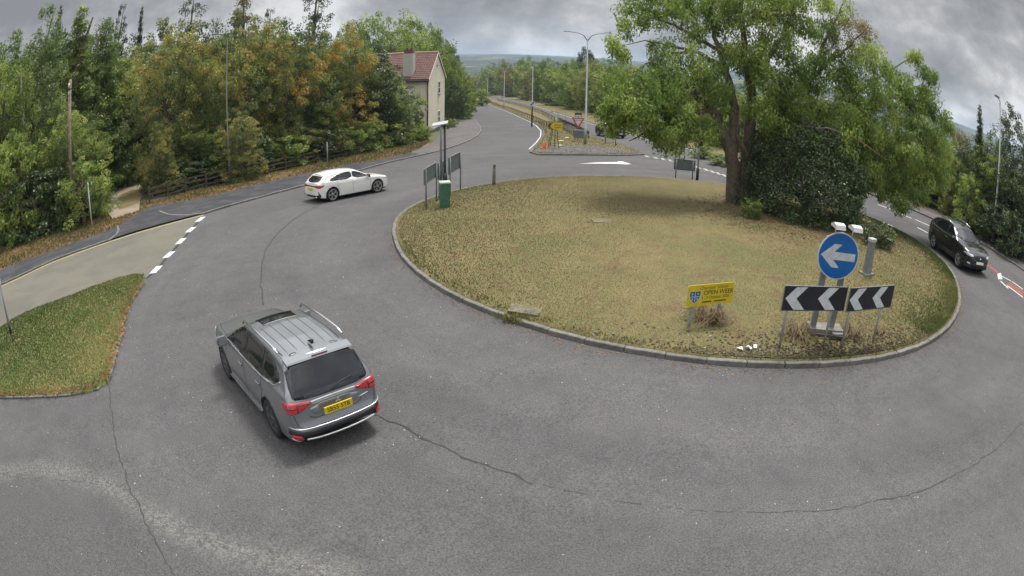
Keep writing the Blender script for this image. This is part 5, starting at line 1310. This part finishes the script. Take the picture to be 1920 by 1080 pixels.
ptree('bushA', L_bright, 780, 232, 60, 'low bright shrub at the corner of the house', 60, name='shrub', cat='shrub')
ptree('bushB', L_green, 735, 225, 57, 'low green shrub left of the house corner by the footway', 90, name='shrub', cat='shrub')
ptree('bushA', L_bright, 690, 225, 54, 'bright green shrub at the end of the long fence', 90, name='shrub', cat='shrub')
# taller trees behind
variant('pineA', 'birch', 14, 3.4, 51, 260, 56, .22, .55, droop=.2, aspect=.35, zs=.7)
variant('pineB', 'birch', 14, 3.0, 52, 230, 54, .22, .50, droop=.0, aspect=.35, zs=.7)
for px, ty, D, k, m, wp, lab in [(232, -4, 62, 'pineB', L_spruce, 55, 'dark spruce top rising behind the golden trees, leftmost of the spruces'), (266, 24, 60, 'spireA', L_spruce, 50, 'short dark spruce top just right of the leftmost spruce'),
        (112, 22, 60, 'spireA', L_spruce, 60, 'dark spruce tip behind the tall feathery birch'), (362, -14, 62, 'pineA', L_dark, 120, 'wide feathery pine top left of the lamp column head'),
        (462, -30, 64, 'pineA', L_brown, 130, 'brownish feathery pine top right of the lamp column head'), (508, 6, 62, 'pineB', L_dark, 70, 'small dark pine top above the orange patches'),
        (592, -30, 66, 'pineA', L_dark, 140, 'wide feathery pine top above the orange-topped tree'), (315, 22, 60, 'pineB', L_brown, 60, 'thin bare-topped tree above the first golden tree')]:
    ptree(k, m, px, ty, D, lab, wp, name='conifer_tree', bark=M_bark)
GB = 'trees filling the back of the wood'
for i in range(26):
    px = -20 + i*29; D = random.uniform(54, 66); ty = np.interp(px, [-20, 60, 90, 150, 240, 350, 500, 620, 760], [120, 75, 40, 45, 60, 55, 50, 60, 110]) + random.uniform(0, 35)
    ptree(random.choice(['hedgeA', 'hedgeB', 'domeA']), [L_green, L_dark, L_gold, L_green][i % 4], px, ty, D, 'dense green tree filling the back of the wood', 130, group=GB)
for i in range(22):
    px = 10 + i*31; D = float(np.interp(px, [0, 135, 285, 425, 570, 700], [39.5, 40, 41, 43.2, 47.2, 54])) + random.uniform(.3, 1.6)
    if 190 < px < 300: D = 58
    elif i % 2: D -= 1.0
    ptree(random.choice(['bushA', 'bushB']), [L_green, L_dark, L_gold, L_bright][i*7 % 4], px, float(np.interp(px, [0, 135, 285, 425, 570, 700], [400, 365, 325, 285, 262, 238])) - random.uniform(0, 25), D, 'low leafy undergrowth shrub behind the timber fence', 85, name='shrub', cat='shrub', group='undergrowth shrubs behind the timber fence')
# big domes behind the house
for px, ty, D, wp, m, lab in [(665, 42, 88, 90, L_green, 'green dome tree left of the tallest one behind the house'), (735, 22, 100, 170, L_green, 'tallest broad dome tree behind the red roof'), (700, 75, 84, 90, L_dark, 'grey-green rounded tree directly above the roof left end'), (790, 45, 108, 120, L_green, 'dome tree stepping down to the right behind the chimney'),
        (765, 78, 92, 80, L_green, 'rounded tree just above the chimney'), (832, 75, 112, 70, L_dark, 'dark tree at the right shoulder of the tree mass behind the gable'), (858, 118, 112, 56, L_green, 'green tree right of the gable, nearest the carriageway bend'),
        (850, 150, 92, 50, L_dark, 'dark tree tight against the right side of the gable'), (873, 145, 135, 40, L_green, 'farther green tree overhanging the left side of the carriageway'), (815, 60, 125, 80, L_green, 'distant tree top right of the dome trees'), (845, 105, 100, 60, L_green, 'mid green tree behind the gable peak')]:
    ptree('domeA' if wp > 75 else 'domeB', m, px, ty, D, lab, wp)
ptree('hedgeA', L_green, 868, 160, 97, 'low spreading tree at the kerb beyond the house', 40); ptree('bushA', L_green, 880, 172, 125, 'shrub at the far kerb of the carriageway left side', 30, name='shrub', cat='shrub')
ptree('bushB', L_gold, 846, 222, 78, 'small yellowing bush at the foot of the gable', 26, name='shrub', cat='shrub')
ptree('bushA', L_green, 903, 166, 165, 'round clipped-looking bush on the median far down the road', 40, name='shrub', cat='shrub')
# the row right of the dual carriageway
for i, (px, ty, D, wp, m) in enumerate([(893, 138, 230, 26, L_gold), (908, 128, 205, 30, L_green), (925, 118, 180, 36, L_green), (945, 112, 165, 40, L_gold), (962, 120, 150, 42, L_brown), (985, 106, 138, 50, L_bright), (1003, 116, 118, 55, L_gold), (1022, 110, 112, 60, L_green), (1045, 116, 100, 60, L_green),
        (1068, 112, 92, 60, L_bright), (1092, 118, 86, 70, L_green), (1115, 112, 80, 75, L_gold), (1142, 112, 76, 80, L_green), (1175, 118, 72, 90, L_green), (1210, 125, 68, 95, L_gold), (1250, 130, 64, 100, L_green), (1300, 140, 60, 110, L_green), (1350, 150, 58, 110, L_gold), (1400, 160, 56, 120, L_green), (1460, 175, 54, 120, L_dark),
        (1520, 190, 52, 120, L_green), (1580, 205, 50, 120, L_gold), (1640, 240, 48, 110, L_green), (1690, 265, 47, 90, L_brown), (1730, 285, 47, 80, L_green), (1775, 285, 48, 80, L_bright)]):
    labs = ['smallest, farthest tree of the row right of the carriageway', 'second farthest small tree of the row', 'small green tree right of the round bush', 'yellowing tree behind the third lamp column', 'brownish tree in the row beyond the barriers', 'bright green tree in the row behind the middle lamp column', 'yellowing tree just right of the middle lamp column',
            'green tree midway along the row beyond the barriers', 'green tree in the row above the yellow diversion sign', 'bright green tree in the row above the give way sign', 'green tree directly behind the nearest median lamp column', 'golden tree just right of the nearest median lamp column']
    D = max(D, float(np.interp(px, [893,908,925,947,980,1010,1040,1072,1122,1180,1250,1320,1400,1460], [385,370,350,327,250,208,170,145,122,102,80,67,60,40]))+3)
    ptree('domeB' if i % 2 else 'hedgeB', m, px, ty, D, labs[i] if i < 12 else 'roadside tree of the row, seen in glimpses behind the big island tree', wp, group='roadside trees right of the dual carriageway')
for i in range(16):
    px = 930+i*30; D = float(np.interp(px, [893,925,947,980,1010,1040,1072,1122,1180,1250,1320,1400], [385,350,327,250,208,170,145,122,102,80,67,60]))-2
    ptree('bushA' if i % 2 else 'bushB', [L_dark, L_green][i % 2], px, float(np.interp(px, [930, 1000, 1100, 1250, 1400], [158, 163, 176, 205, 245])), D+2, 'dark low shrub under the roadside trees', 46, name='shrub', cat='shrub', group='shrubs under the roadside trees')
ptree('domeB', L_spruce, 1100, 92, 165, 'dark spreading pine top behind the nearest median lamp column', 70, name='conifer_tree')
# right-hand side
for px, ty, D, wp, k, m, lab in [(1838, 205, 39, 60, 'spireA', L_dark, 'dark spiky shrub tree left of the right-hand lamp column'), (1900, 200, 40, 90, 'hedgeA', L_dark, 'tall dark tree right of the right-hand lamp column'), (1865, 270, 38.5, 80, 'hedgeB', L_green, 'leafy tree just behind the right-hand lamp column'),
        (1915, 300, 37, 90, 'hedgeB', L_dark, 'dark leafy shrub at the right edge of the picture'), (1800, 270, 44, 70, 'domeB', L_green, 'green rounded tree behind the black SUV'), (1823, 330, 37.5, 65, 'bushA', L_bright, 'bright green laurel beside the pavement behind the black SUV'),
        (1785, 330, 42, 40, 'birchA', L_gold, 'slim yellow-green conifer left of the bright laurel'), (1722, 332, 47, 40, 'bushB', L_lime, 'lime yellow shrub glowing behind the hanging leaves'), (1755, 335, 46, 60, 'bushB', L_green, 'green shrub right of the lime yellow one'),
        (1690, 325, 47, 70, 'bushA', L_green, 'green shrub left of the lime yellow one'), (1870, 380, 36.3, 70, 'bushB', L_dark, 'dark hedge shrub at the foot of the right-hand lamp column'), (1908, 400, 34.8, 70, 'bushA', L_dark, 'dark hedge shrub by the slim grey pole'), (1800, 245, 60, 60, 'domeA', L_brown, 'copper-brown tree beyond the right-hand hedge')]:
    ptree(k, m, px, ty, D, lab, wp, name='conifer_tree' if k == 'spireA' else 'shrub' if 'bush' in k else 'broadleaf_tree', cat='shrub' if 'bush' in k else 'tree')
for i in range(9):
    a = np.array(PR[-1]); b = np.array(PR[0]); f = -0.6+i*.2; p = a + (b-a)*f + np.array([2.2, .6])
    tree('hedgeB' if i % 2 else 'hedgeA', L_dark if i % 3 else L_green, float(p[0])+1.5, float(p[1])+1.5, 5.0+random.random()*1.5 if f < .6 else 3.2, 2.3, 'dense dark hedge tree along the right-hand pavement', group='hedge trees along the right-hand pavement')

# --- the big island tree, limbs and foliage laid out in depth
TREE_D = 27.2
def P3(px, py, D): return at(px, py, D)
def big_tree():
    b = G(1388, 378); base = np.array([b[0], b[1], surfz(b)])
    t = thing('island_tree', 'big twin-stemmed leafy tree with drooping branches standing on the roundabout', 'tree', tuple(base))
    Lb = [ # limbs: picture points, distances, radii
        ([(1379,382),(1378,330),(1372,285),(1355,240),(1337,205),(1318,182),(1300,160)], [27.2,27.2,27.1,26.9,26.7,26.4,26.0], [.46,.36,.30,.24,.20,.16,.12]),
        ([(1399,380),(1401,325),(1404,270),(1411,215),(1408,160),(1396,100),(1390,40),(1388,-40)], [27.3,27.3,27.4,27.6,27.8,27.9,28,28], [.50,.38,.30,.25,.21,.17,.12,.06]),
        ([(1404,285),(1432,245),(1475,195),(1521,148),(1551,118),(1582,97),(1627,51)], [27.4,27.7,28.2,28.8,29.0,29.3,29.8], [.26,.22,.17,.125,.09,.06,.02]),
        ([(1374,285),(1378,225),(1374,178),(1358,121),(1340,70),(1325,10)], [27.1,27.4,27.6,27.8,28,28.2], [.30,.24,.19,.15,.11,.05]),
        ([(1358,125),(1305,97),(1260,87),(1210,75),(1170,84)], [27.8,27.4,27,26.6,26.3], [.12,.085,.055,.03,.012]),
        ([(1340,90),(1290,60),(1240,38),(1190,25)], [27.9,28.3,28.8,29.2], [.10,.08,.05,.02]),
        ([(1305,97),(1250,100),(1215,115),(1200,130)], [27.4,26.8,26.4,26], [.07,.05,.03,.015]),
        ([(1337,205),(1290,212),(1240,225),(1205,250),(1180,264)], [26.7,25.8,25.2,24.8,24.5], [.13,.10,.07,.04,.015]),
        ([(1318,182),(1260,170),(1200,175),(1155,190)], [26.4,25.6,25,24.6], [.14,.10,.06,.02]),
        ([(1300,160),(1260,140),(1215,140),(1170,145)], [26,26,26.4,26.8], [.10,.08,.05,.02]),
        ([(1408,160),(1440,110),(1470,60),(1490,0)], [27.8,27.6,27.5,27.5], [.17,.13,.09,.04]),
        ([(1475,195),(1530,205),(1580,200),(1640,190),(1700,180),(1740,200)], [28.2,28.6,29.2,30,31,32], [.14,.13,.11,.09,.06,.03]),
        ([(1432,245),(1490,235),(1550,240),(1610,265),(1660,300)], [27.7,26.8,26.2,26,26], [.09,.065,.045,.025,.01]),
        ([(1580,200),(1640,150),(1690,120),(1715,100)], [29.2,30,31,32], [.08,.06,.04,.02]),
        ([(1521,148),(1540,90),(1565,40),(1590,-10)], [28.8,29,29.4,29.8], [.10,.08,.05,.02]),
        ([(1404,300),(1380,250),(1386,215)], [26.9,26.5,26.3], [.12,.07,.03])]
    paths = []; samples = []
    for pts, Ds, rd in Lb:
        W = [P3(px, py, D)-base for (px, py), D in zip(pts, Ds)]
        ts = np.linspace(0, len(W)-1, 4*(len(W)-1)+1); A = np.array(W)
        Q = np.array([[np.interp(u, range(len(W)), A[:, k]) for k in range(3)] for u in ts]); Q[1:-1] = (Q[:-2]+2*Q[1:-1]+Q[2:])/4 + rng.normal(0, .03, Q[1:-1].shape)
        rr = np.interp(ts, range(len(W)), rd); paths.append(([tuple(q) for q in Q], list(rr))); samples += [(q, r_) for q, r_ in zip(Q[3:], rr[3:])]
    paths[0][0][0] = tuple(np.array(paths[0][0][0]) - [0, 0, .3]); paths[1][0][0] = tuple(np.array(paths[1][0][0]) - [0, 0, .3])
    SQ = np.array([s_[0] for s_ in samples])
    blobs = [(1170,190,40,25,1),(1220,168,46,25.4,1),(1278,182,44,25.6,1),(1195,222,38,24.8,1),(1255,232,42,25,1),(1308,238,34,25.6,.8),(1160,150,28,26,.7),(1168,216,24,24.8,.8),(1138,214,16,25,.6),(1146,238,13,24.8,.5),(1325,160,36,26.4,1),(1250,130,36,26.6,.8),(1300,125,34,26.8,.8),(1270,266,22,24.8,.6),(1236,262,18,24.6,.5),(1350,185,28,27,.8),
        (1178,58,24,28,.35),(1215,30,34,28.5,.6),(1265,18,40,28.5,.8),(1315,22,40,28.4,.9),(1180,14,26,29,.5),(1240,88,20,26.8,.4),(1150,82,14,26.5,.3),(1300,66,24,28,.6),(1165,105,12,26.5,.3),
        (1368,38,44,28.2,1),(1400,98,42,27.5,.9),(1440,25,44,27.8,1),(1452,88,40,27.6,.8),(1368,100,24,27.8,.6),(1430,150,38,27,.9),(1482,135,38,27.8,.8),(1500,55,40,28,.7),(1480,5,40,27.8,.9),(1560,15,34,29,.6),(1425,205,30,26.8,.8),(1370,-10,50,28,1),(1460,-15,50,28,.9),(1240,-10,50,28.5,.8),
        (1585,45,30,29.5,.7,2),(1615,62,26,29.8,.8,2),(1570,85,32,29.2,.7,2),(1622,98,34,29.8,.9),(1580,130,38,29.3,1),(1530,185,42,28.6,1),(1482,205,40,27.8,1),(1600,168,42,29.2,1),(1650,140,38,30,.9),(1645,195,42,29.6,1),(1565,230,42,27.4,1),(1500,255,34,27,.9),(1455,245,28,27,.8),(1530,140,34,28.2,.8),(1550,60,26,29,.5),(1470,170,30,27.2,.9),(1600,215,34,28.4,1),(1410,130,30,27,.8),(1345,120,24,27,.6),(1540,110,22,28.4,.5)]
    blobs2 = [(1690,168,36,31.5,1),(1718,110,16,32,.6),(1738,140,22,32,.7),(1738,182,28,32,.9),(1700,225,42,31,1),(1752,215,28,32,.8),(1742,258,34,31.5,1),(1625,255,40,29,1),(1690,290,40,30,1),(1742,305,34,31,.9),(1605,305,36,28,.8),(1565,280,30,26.6,.6),(1690,345,30,29.5,.8),(1650,318,36,29,.9),(1762,335,18,31,.6),(1680,260,34,30.5,1),(1715,190,30,31.5,.9),(1600,240,34,28.5,1),(1655,285,34,29.5,1),(1720,330,28,30.5,.9),(1625,215,34,29,1),(1780,240,16,32,.5),(1590,345,26,27.5,.6),(1670,375,20,29,.6),(1693,388,13,28.5,.6),(1720,370,18,29.8,.6),(1770,280,22,32,.6),(1640,350,26,29,.5)]
    def spread(bl, seed):
        r = np.random.default_rng(seed); C = []; Tn = []
        for b_ in bl:
            px, py, rp, D, den = b_[:5]; kind = b_[5] if len(b_) > 5 else 1; c = P3(px, py, D)-base; rm = rp/41.0; n = int(9 + den*rp*rp/44)
            ct = r.normal(0, .10)
            for _ in range(n):
                d = r.normal(size=3); d /= np.linalg.norm(d); d *= r.random()**.4; C.append(c + d*np.array([rm, rm*1.9, rm*.95])); Tn.append(.5+ct+r.normal(0, .12))
        return np.array(C), np.array(Tn)
    C1, T1 = spread([b_ for b_ in blobs if len(b_) < 6], 5); Cb, Tb = spread([b_ for b_ in blobs if len(b_) > 5], 6); C2, T2 = spread(blobs2, 8)
    r = np.random.default_rng(9)
    nodes = [np.array(q) for q in SQ]; nr = [float(x[1]) for x in samples]
    allC = np.concatenate([C1, Cb, C2]); sel = allC[r.random(len(allC)) < .55]
    d0 = np.array([np.min(np.linalg.norm(SQ-c, axis=1)) for c in sel])
    for c in sel[np.argsort(d0)]:
        NA = np.array(nodes); d = np.linalg.norm(NA-c, axis=1) + np.maximum(0, NA[:, 2]-c[2])*.4; i = int(np.argmin(d)); s_ = NA[i]
        if d[i] > 3.0: continue
        r0 = min(.03, nr[i]*.7); mid = s_*.5 + c*.5 + np.array([r.normal(0, .12), r.normal(0, .12), .10])
        paths.append(([tuple(s_), tuple(mid), tuple(c)], [r0, r0*.8, r0*.55])); nodes.append(c); nr.append(max(.006, r0*.75))
    link('trunk', limb_mesh(paths, 12), M_bark, t)
    def mk(C, T, m, n, seed, size=.15):
        q = np.random.default_rng(seed).uniform(.7, 1.2, len(C)); me = leaf_cloud('crown', C, np.c_[q*.40, q*.40, q*.42], n, size, lambda C_, r_: T, .9, .34, seed, .35); link('crown', me, m, t)
    mk(C1, T1, L_ash, 56, 21, .17); mk(C2, T2, L_ash, 66, 23, .18); mk(Cb, Tb, L_brown, 60, 22, .12)
big_tree()
def holly():
    x, y = 13.0, 24.0; t = thing('holly_bush', 'large dark evergreen bush filling the space under the big island tree', 'bush', (x, y, gz(x, y)))
    r = np.random.default_rng(31); C = []
    for _ in range(1700):
        a = r.uniform(0, 6.283); h = r.random(); f = math.sqrt(max(0, 1-(max(0, h-.12)/.9)**2)); rr = (3.25+.3*math.sin(3*a)+.25*math.sin(5*a+9*h)+.2*math.sin(2*a-5*h))*f*math.sqrt(r.uniform(.45, 1)); C.append((rr*math.cos(a)*1.0, rr*math.sin(a)*1.0, .1+h*3.9))
    link('crown', leaf_cloud('crown', C, np.full((len(C), 3), .33), 44, .10, lambda C_, r_: r_.normal(.36, .10, len(C_)), .1, .6, 31), L_dark, t)
    link('trunk', limb_mesh([([(0, 0, -.2), (.1, 0, 1.5), (.2, .1, 4)], [.2, .14, .05])] + [([(0, 0, .3), (math.cos(a)*1.2, math.sin(a)*1.2, 1.6), (math.cos(a)*2.2, math.sin(a)*2.2, 2.8)], [.08, .05, .02]) for a in np.arange(0, 6.28, .7)]), M_bark, t)
holly()
for px, py, top, wp, lab, m in [(1650, 462, 418, 62, 'small dark evergreen bush right of the blue round sign', L_dark), (1415, 408, 372, 44, 'low green sprouts at the foot of the island tree trunk', L_green), (1660, 455, 425, 46, 'small leafy sprig beside the small dark bush', L_green)]:
    p = G(px, py); ptree('bushB', m, px, top, math.hypot(p[0], p[1]), lab, wp, name='bush', cat='bush')
for px, ty, D, wp, lb_ in [(1355, 290, 46, 50, 'green shrub across the road, just left of the island tree trunk'), (1320, 268, 50, 46, 'green shrub across the road, above the black sign post')]: ptree('bushA', L_green, px, ty, D, lb_, wp, name='shrub', cat='shrub', group='shrubs beyond the trunk')

# --- grass blades, leaf litter, debris (uncountable)
def scatter(name, label, pts, size, m, tint=None, upright=True, seed=0, aspect=.22, hvar=.5, parent=None):
    r = np.random.default_rng(seed); P = np.asarray(pts, float); M_ = len(P); a = r.uniform(0, 6.283, M_); s = size*(1-hvar/2+hvar*r.random(M_))
    V = np.empty((M_, 3, 3)) if upright else np.empty((M_, 4, 3)); dx, dy = np.cos(a), np.sin(a)
    if upright:
        V[:, 0] = P + np.c_[dx, dy, 0*a]*(s*aspect)[:, None]; V[:, 1] = P - np.c_[dx, dy, 0*a]*(s*aspect)[:, None]
        V[:, 2] = P + np.c_[r.normal(0, .35, M_)*s, r.normal(0, .35, M_)*s, s]
        nv = 3
    else:
        t1 = np.c_[dx, dy, r.normal(0, .25, M_)]*(s/2)[:, None]; t2 = np.c_[-dy, dx, r.normal(0, .25, M_)]*(s*.3)[:, None]
        V[:, 0] = P-t1; V[:, 1] = P+t2; V[:, 2] = P+t1; V[:, 3] = P-t2; V[:, :, 2] += (s*.12)[:, None]+.005; nv = 4
    me = bpy.data.meshes.new(name); me.vertices.add(M_*nv); me.vertices.foreach_set('co', V.ravel().astype(np.float32)); me.loops.add(M_*nv); me.loops.foreach_set('vertex_index', np.arange(M_*nv, dtype=np.int32))
    me.polygons.add(M_); me.polygons.foreach_set('loop_start', np.arange(0, M_*nv, nv, dtype=np.int32)); me.update(calc_edges=True)
    nzp = sum(math.sqrt(1/k)*np.sin(P[:, 0]*k*1.1+P[:, 1]*(.7*k)+k*5)*np.cos(P[:, 1]*k*.9-P[:, 0]*.5*k+k) for k in (.35, .8, 1.7, 3.1))
    tv = np.clip(.5 + .13*nzp + r.normal(0, .15, M_) + (0 if tint is None else tint), 0, 1); at_ = me.attributes.new('tint', 'FLOAT', 'FACE'); at_.data.foreach_set('value', np.asarray(tv, np.float32))
    return link(name, me, m, parent, None, None, label, 'grass' if upright else 'litter', kind='stuff')
def in_poly(P, A):
    ins = np.zeros(len(P), bool); A = np.array(A); j = len(A)-1
    for i in range(len(A)):
        xi, yi, xj, yj = *A[i], *A[j]; ins ^= ((yi > P[:, 1]) != (yj > P[:, 1])) & (P[:, 0] < (xj-xi)*(P[:, 1]-yi)/((yj-yi) or 1e-12) + xi); j = i
    return ins
Gr_dry = leaf_mat('dry_grass_blades', [(0, (.085,.060,.032)), (.3, (.105,.088,.040)), (.55, (.125,.116,.048)), (.8, (.195,.162,.075)), (1, (.30,.25,.135))], .8, .15)
Gr_grn = leaf_mat('green_grass_blades', [(0, (.045,.075,.016)), (.5, (.100,.135,.035)), (.85, (.20,.19,.07)), (1, (.32,.27,.12))], .7, .2)
L_lit = leaf_mat('fallen_leaves', [(0, (.05,.035,.02)), (.5, (.15,.07,.03)), (.8, (.24,.12,.045)), (1, (.34,.22,.10))], .8, .1)
def island_pts(n, seed, rmin=0, rmax=.985, amin=0, amax=360):
    r = np.random.default_rng(seed); a = np.radians(r.uniform(amin, amax, n)); q = np.sqrt(r.uniform(rmin**2, rmax**2, n)); Rr = np.interp(np.degrees(a) % 360, IRA, IRR)*q
    x = IC[0]+Rr*np.cos(a); y = IC[1]+Rr*np.sin(a); return np.c_[x, y, isl_h(x, y)]
scatter('dry_grass', 'short dry yellow grass covering the roundabout', island_pts(170000, 1), .034, Gr_dry, seed=1)
_gp = G(1745, 590)[:2]; _gq = island_pts(60000, 33, .55, .985); _gq = _gq[np.linalg.norm(_gq[:, :2]-_gp, axis=1) < np.abs(np.random.default_rng(3).normal(0, 1.6, len(_gq)))]
scatter('green_grass', 'fresh green patch of grass at the right front of the roundabout', _gq, .06, Gr_grn, tint=-.15, seed=12)
_rim = island_pts(40000, 3, .80, .99, 290, 385); _rq = np.hypot(*(_rim[:, :2]-IC).T)/11.7; _rim = _rim[_rq > .985 - np.abs(np.random.default_rng(4).normal(0, .055, len(_rq)))][:11000]
scatter('green_grass', 'greener rim of grass at the right side of the roundabout', np.r_[_rim, island_pts(1000, 4, .965, .995, 195, 290)], .07, Gr_grn, seed=2)
_A = np.array([p for p in SPLo if p[0] > -26]); _r = np.random.default_rng(5); _P = np.c_[_r.uniform(-26, -7, 300000), _r.uniform(4, 18, 300000)]; _P = _P[in_poly(_P, SPLo)][:85000]
scatter('splitter_grass', 'mixed green grass on the left splitter island', np.c_[_P, terr(_P[:, 0], _P[:, 1])+.09], .05, Gr_grn, tint=np.clip((_P[:, 0]+14.5)*.10, -.12, .38) - .1, seed=3)
_V = [PI_out] + PI[:16] + FN[::-1] + [FN_out]; _P = np.c_[_r.uniform(-34, -8, 300000), _r.uniform(18, 72, 300000)]; _P = _P[in_poly(_P, _V)]; _P = _P[~in_poly(_P, trk)][:26000]
scatter('leaf_litter', 'brown and orange fallen leaves on the verge below the wood', np.c_[_P, terr(_P[:, 0], _P[:, 1])+.08], .13, L_lit, upright=False, seed=4)
scatter('verge_grass', 'rough tufts of grass along the verge below the wood', np.c_[_P, terr(_P[:, 0], _P[:, 1])+.07][:9000], .16, Gr_grn, seed=6)
_P = island_pts(2600, 7, .35, .75, 10, 60); _Q = island_pts(60000, 8); _c = np.array([10.5, 23.0]); _Q = _Q[np.linalg.norm((_Q[:, :2]-_c)*[1, .8], axis=1) < 3.4 + np.random.default_rng(1).normal(0, .5, len(_Q))][:2600]
scatter('leaf_litter', 'brown fallen leaves scattered under the big island tree', _Q, .09, L_lit, upright=False, seed=8)
_M = [tuple(Mf[0])] + ML[::-1] + front + MR + [tuple(Mf[1])]; _P = np.c_[_r.uniform(-10, 14, 90000), _r.uniform(44, 90, 90000)]; _P = _P[in_poly(_P, _M)][:9000]
scatter('median_grass', 'long straw-coloured grass on the median', np.c_[_P, terr(_P[:, 0], _P[:, 1])+.1], .09, Gr_dry, seed=9)
# debris of soil, twigs and stones around the sign posts
def debris():
    r = np.random.default_rng(40); n = 1700; a = np.radians(np.clip(r.normal(272, 11, n), 242, 293)); q = 1-np.abs(r.normal(0.01, .045, n)); Rr = np.interp(np.degrees(a), IRA, IRR)*np.clip(q, .86, .985)
    x = IC[0]+Rr*np.cos(a); y = IC[1]+Rr*np.sin(a); scatter('twig_litter', 'dark rubble, twigs and dead leaves along the kerb under the boards', np.c_[x, y, isl_h(x, y)], .085, leaf_mat('twig_litter', [(0, (.025,.02,.016)), (.6, (.075,.055,.04)), (.95, (.11,.09,.075)), (1, (.26,.24,.22))], .9, 0), upright=False, seed=41)
    for (px, py, rr, nst, hh, lab) in [(1333, 612, .45, 130, .38, 'heap of dead brown stems under the yellow notice board'), (1500, 640, .40, 70, .40, 'dead straw-coloured plant left of the blue sign posts'), (1608, 640, .38, 50, .34, 'dead straw-coloured plant right of the blue sign posts'), (1655, 636, .22, 24, .25, 'small dead tuft by the last chevron post')]:
        p = G(px, py); mb = MB()
        for _ in range(nst):
            a_ = r.uniform(0, 6.28); d0 = r.uniform(0, rr*.5); d1 = rr*r.uniform(.7, 1.7); h = hh*r.uniform(.4, 1.2); a2 = a_+r.normal(0, .5)
            mb.tube([(d0*math.cos(a_), d0*math.sin(a_), 0), ((d0+d1)/2*math.cos(a_), (d0+d1)/2*math.sin(a_), h), (d1*math.cos(a2), d1*math.sin(a2), h*r.uniform(.0, .7))], [.009, .007, .004], 3, caps=False)
        o = link('dead_plant', mb.mesh(recalc=False), M_stem, None, (p[0], p[1]+.25, gz(p[0], p[1]+.25)), None, lab, 'dead plant')
    for (px, py, lab) in [(1388, 657, 'scrap of white paper left of the chevron boards by the kerb'), (1405, 655, 'white scrap of litter in the middle of the three by the kerb'), (1416, 653, 'white scrap of litter nearest the chevron boards')]:
        p = G(px, py); o = link('litter_scrap', MB().add([(-.07, -.04, .02), (.05, -.05, .05), (.08, .03, .02), (0, .05, .07), (-.06, .04, .01)], [(0, 1, 3), (1, 2, 3), (0, 3, 4)]).mesh(), M_litter, None, loc(p, .02), (0, 0, r.uniform(0, 6)), lab, 'litter')
    p = np.array(G2(975, 600)); x = p[0]+r.normal(0, .28, 260); y = p[1]+.12+r.normal(0, .10, 260)
    scatter('kerb_weeds', 'green weeds growing by the kerb near the drain cover', np.c_[x, y, terr(x, y)+.08], .12, Gr_grn, seed=44)
    Lk_ = []
    for A_, B_ in zip(SPL[9:-1], SPL[10:]): 
        n_ = int(np.linalg.norm(np.array(B_)-np.array(A_))*60)+2; u = r.random(n_)[:, None]; Lk_.append(np.array(A_)*(1-u)+np.array(B_)*u + r.normal(0, .10, (n_, 2)) + [-.1, .08])
    q = np.concatenate(Lk_); scatter('leaf_litter', 'dead leaves gathered along the kerb of the left splitter island', np.c_[q, terr(q[:, 0], q[:, 1])+.09], .09, L_lit, upright=False, seed=45)
    # grit on the road
    n = 900; x = r.uniform(-12, 16, n); y = r.uniform(1.5, 24, n); k = np.hypot(x-IC[0], y-IC[1]) > 12.6; scatter('road_grit', 'pale specks of grit scattered on the asphalt', np.c_[x, y, terr(x, y)+.006][k], .03, mat('grit', (.42, .41, .38), .9), upright=False, seed=46)
    a = np.radians(r.uniform(185, 330, 1500)); Rr = np.interp(np.degrees(a), IRA, IRR)+.12+np.abs(r.normal(0, .16, 1500)); x = IC[0]+Rr*np.cos(a); y = IC[1]+Rr*np.sin(a)
    scatter('gutter_litter', 'brown grit and leaf crumbs in the gutter round the island kerb', np.c_[x, y, terr(x, y)+.006], .04, L_lit, upright=False, seed=47)
debris()

# ------------------------------------------------------------ air
def haze():
    me = MB().box((0, 0, -25), (9600, 9600, 220)).mesh('haze'); m = bpy.data.materials.new('haze_air'); m.use_nodes = True; nt = m.node_tree
    for n in list(nt.nodes): nt.nodes.remove(n)
    o = nt.nodes.new('ShaderNodeOutputMaterial'); v = nt.nodes.new('ShaderNodeVolumePrincipled'); v.inputs['Color'].default_value = (.62, .78, 1, 1); v.inputs['Density'].default_value = 0.00017; v.inputs['Anisotropy'].default_value = 0.2
    nt.links.new(v.outputs[0], o.inputs['Volume']); link('haze', me, m, kind='stuff', label='thin pale blue haze over the far hills')
haze()
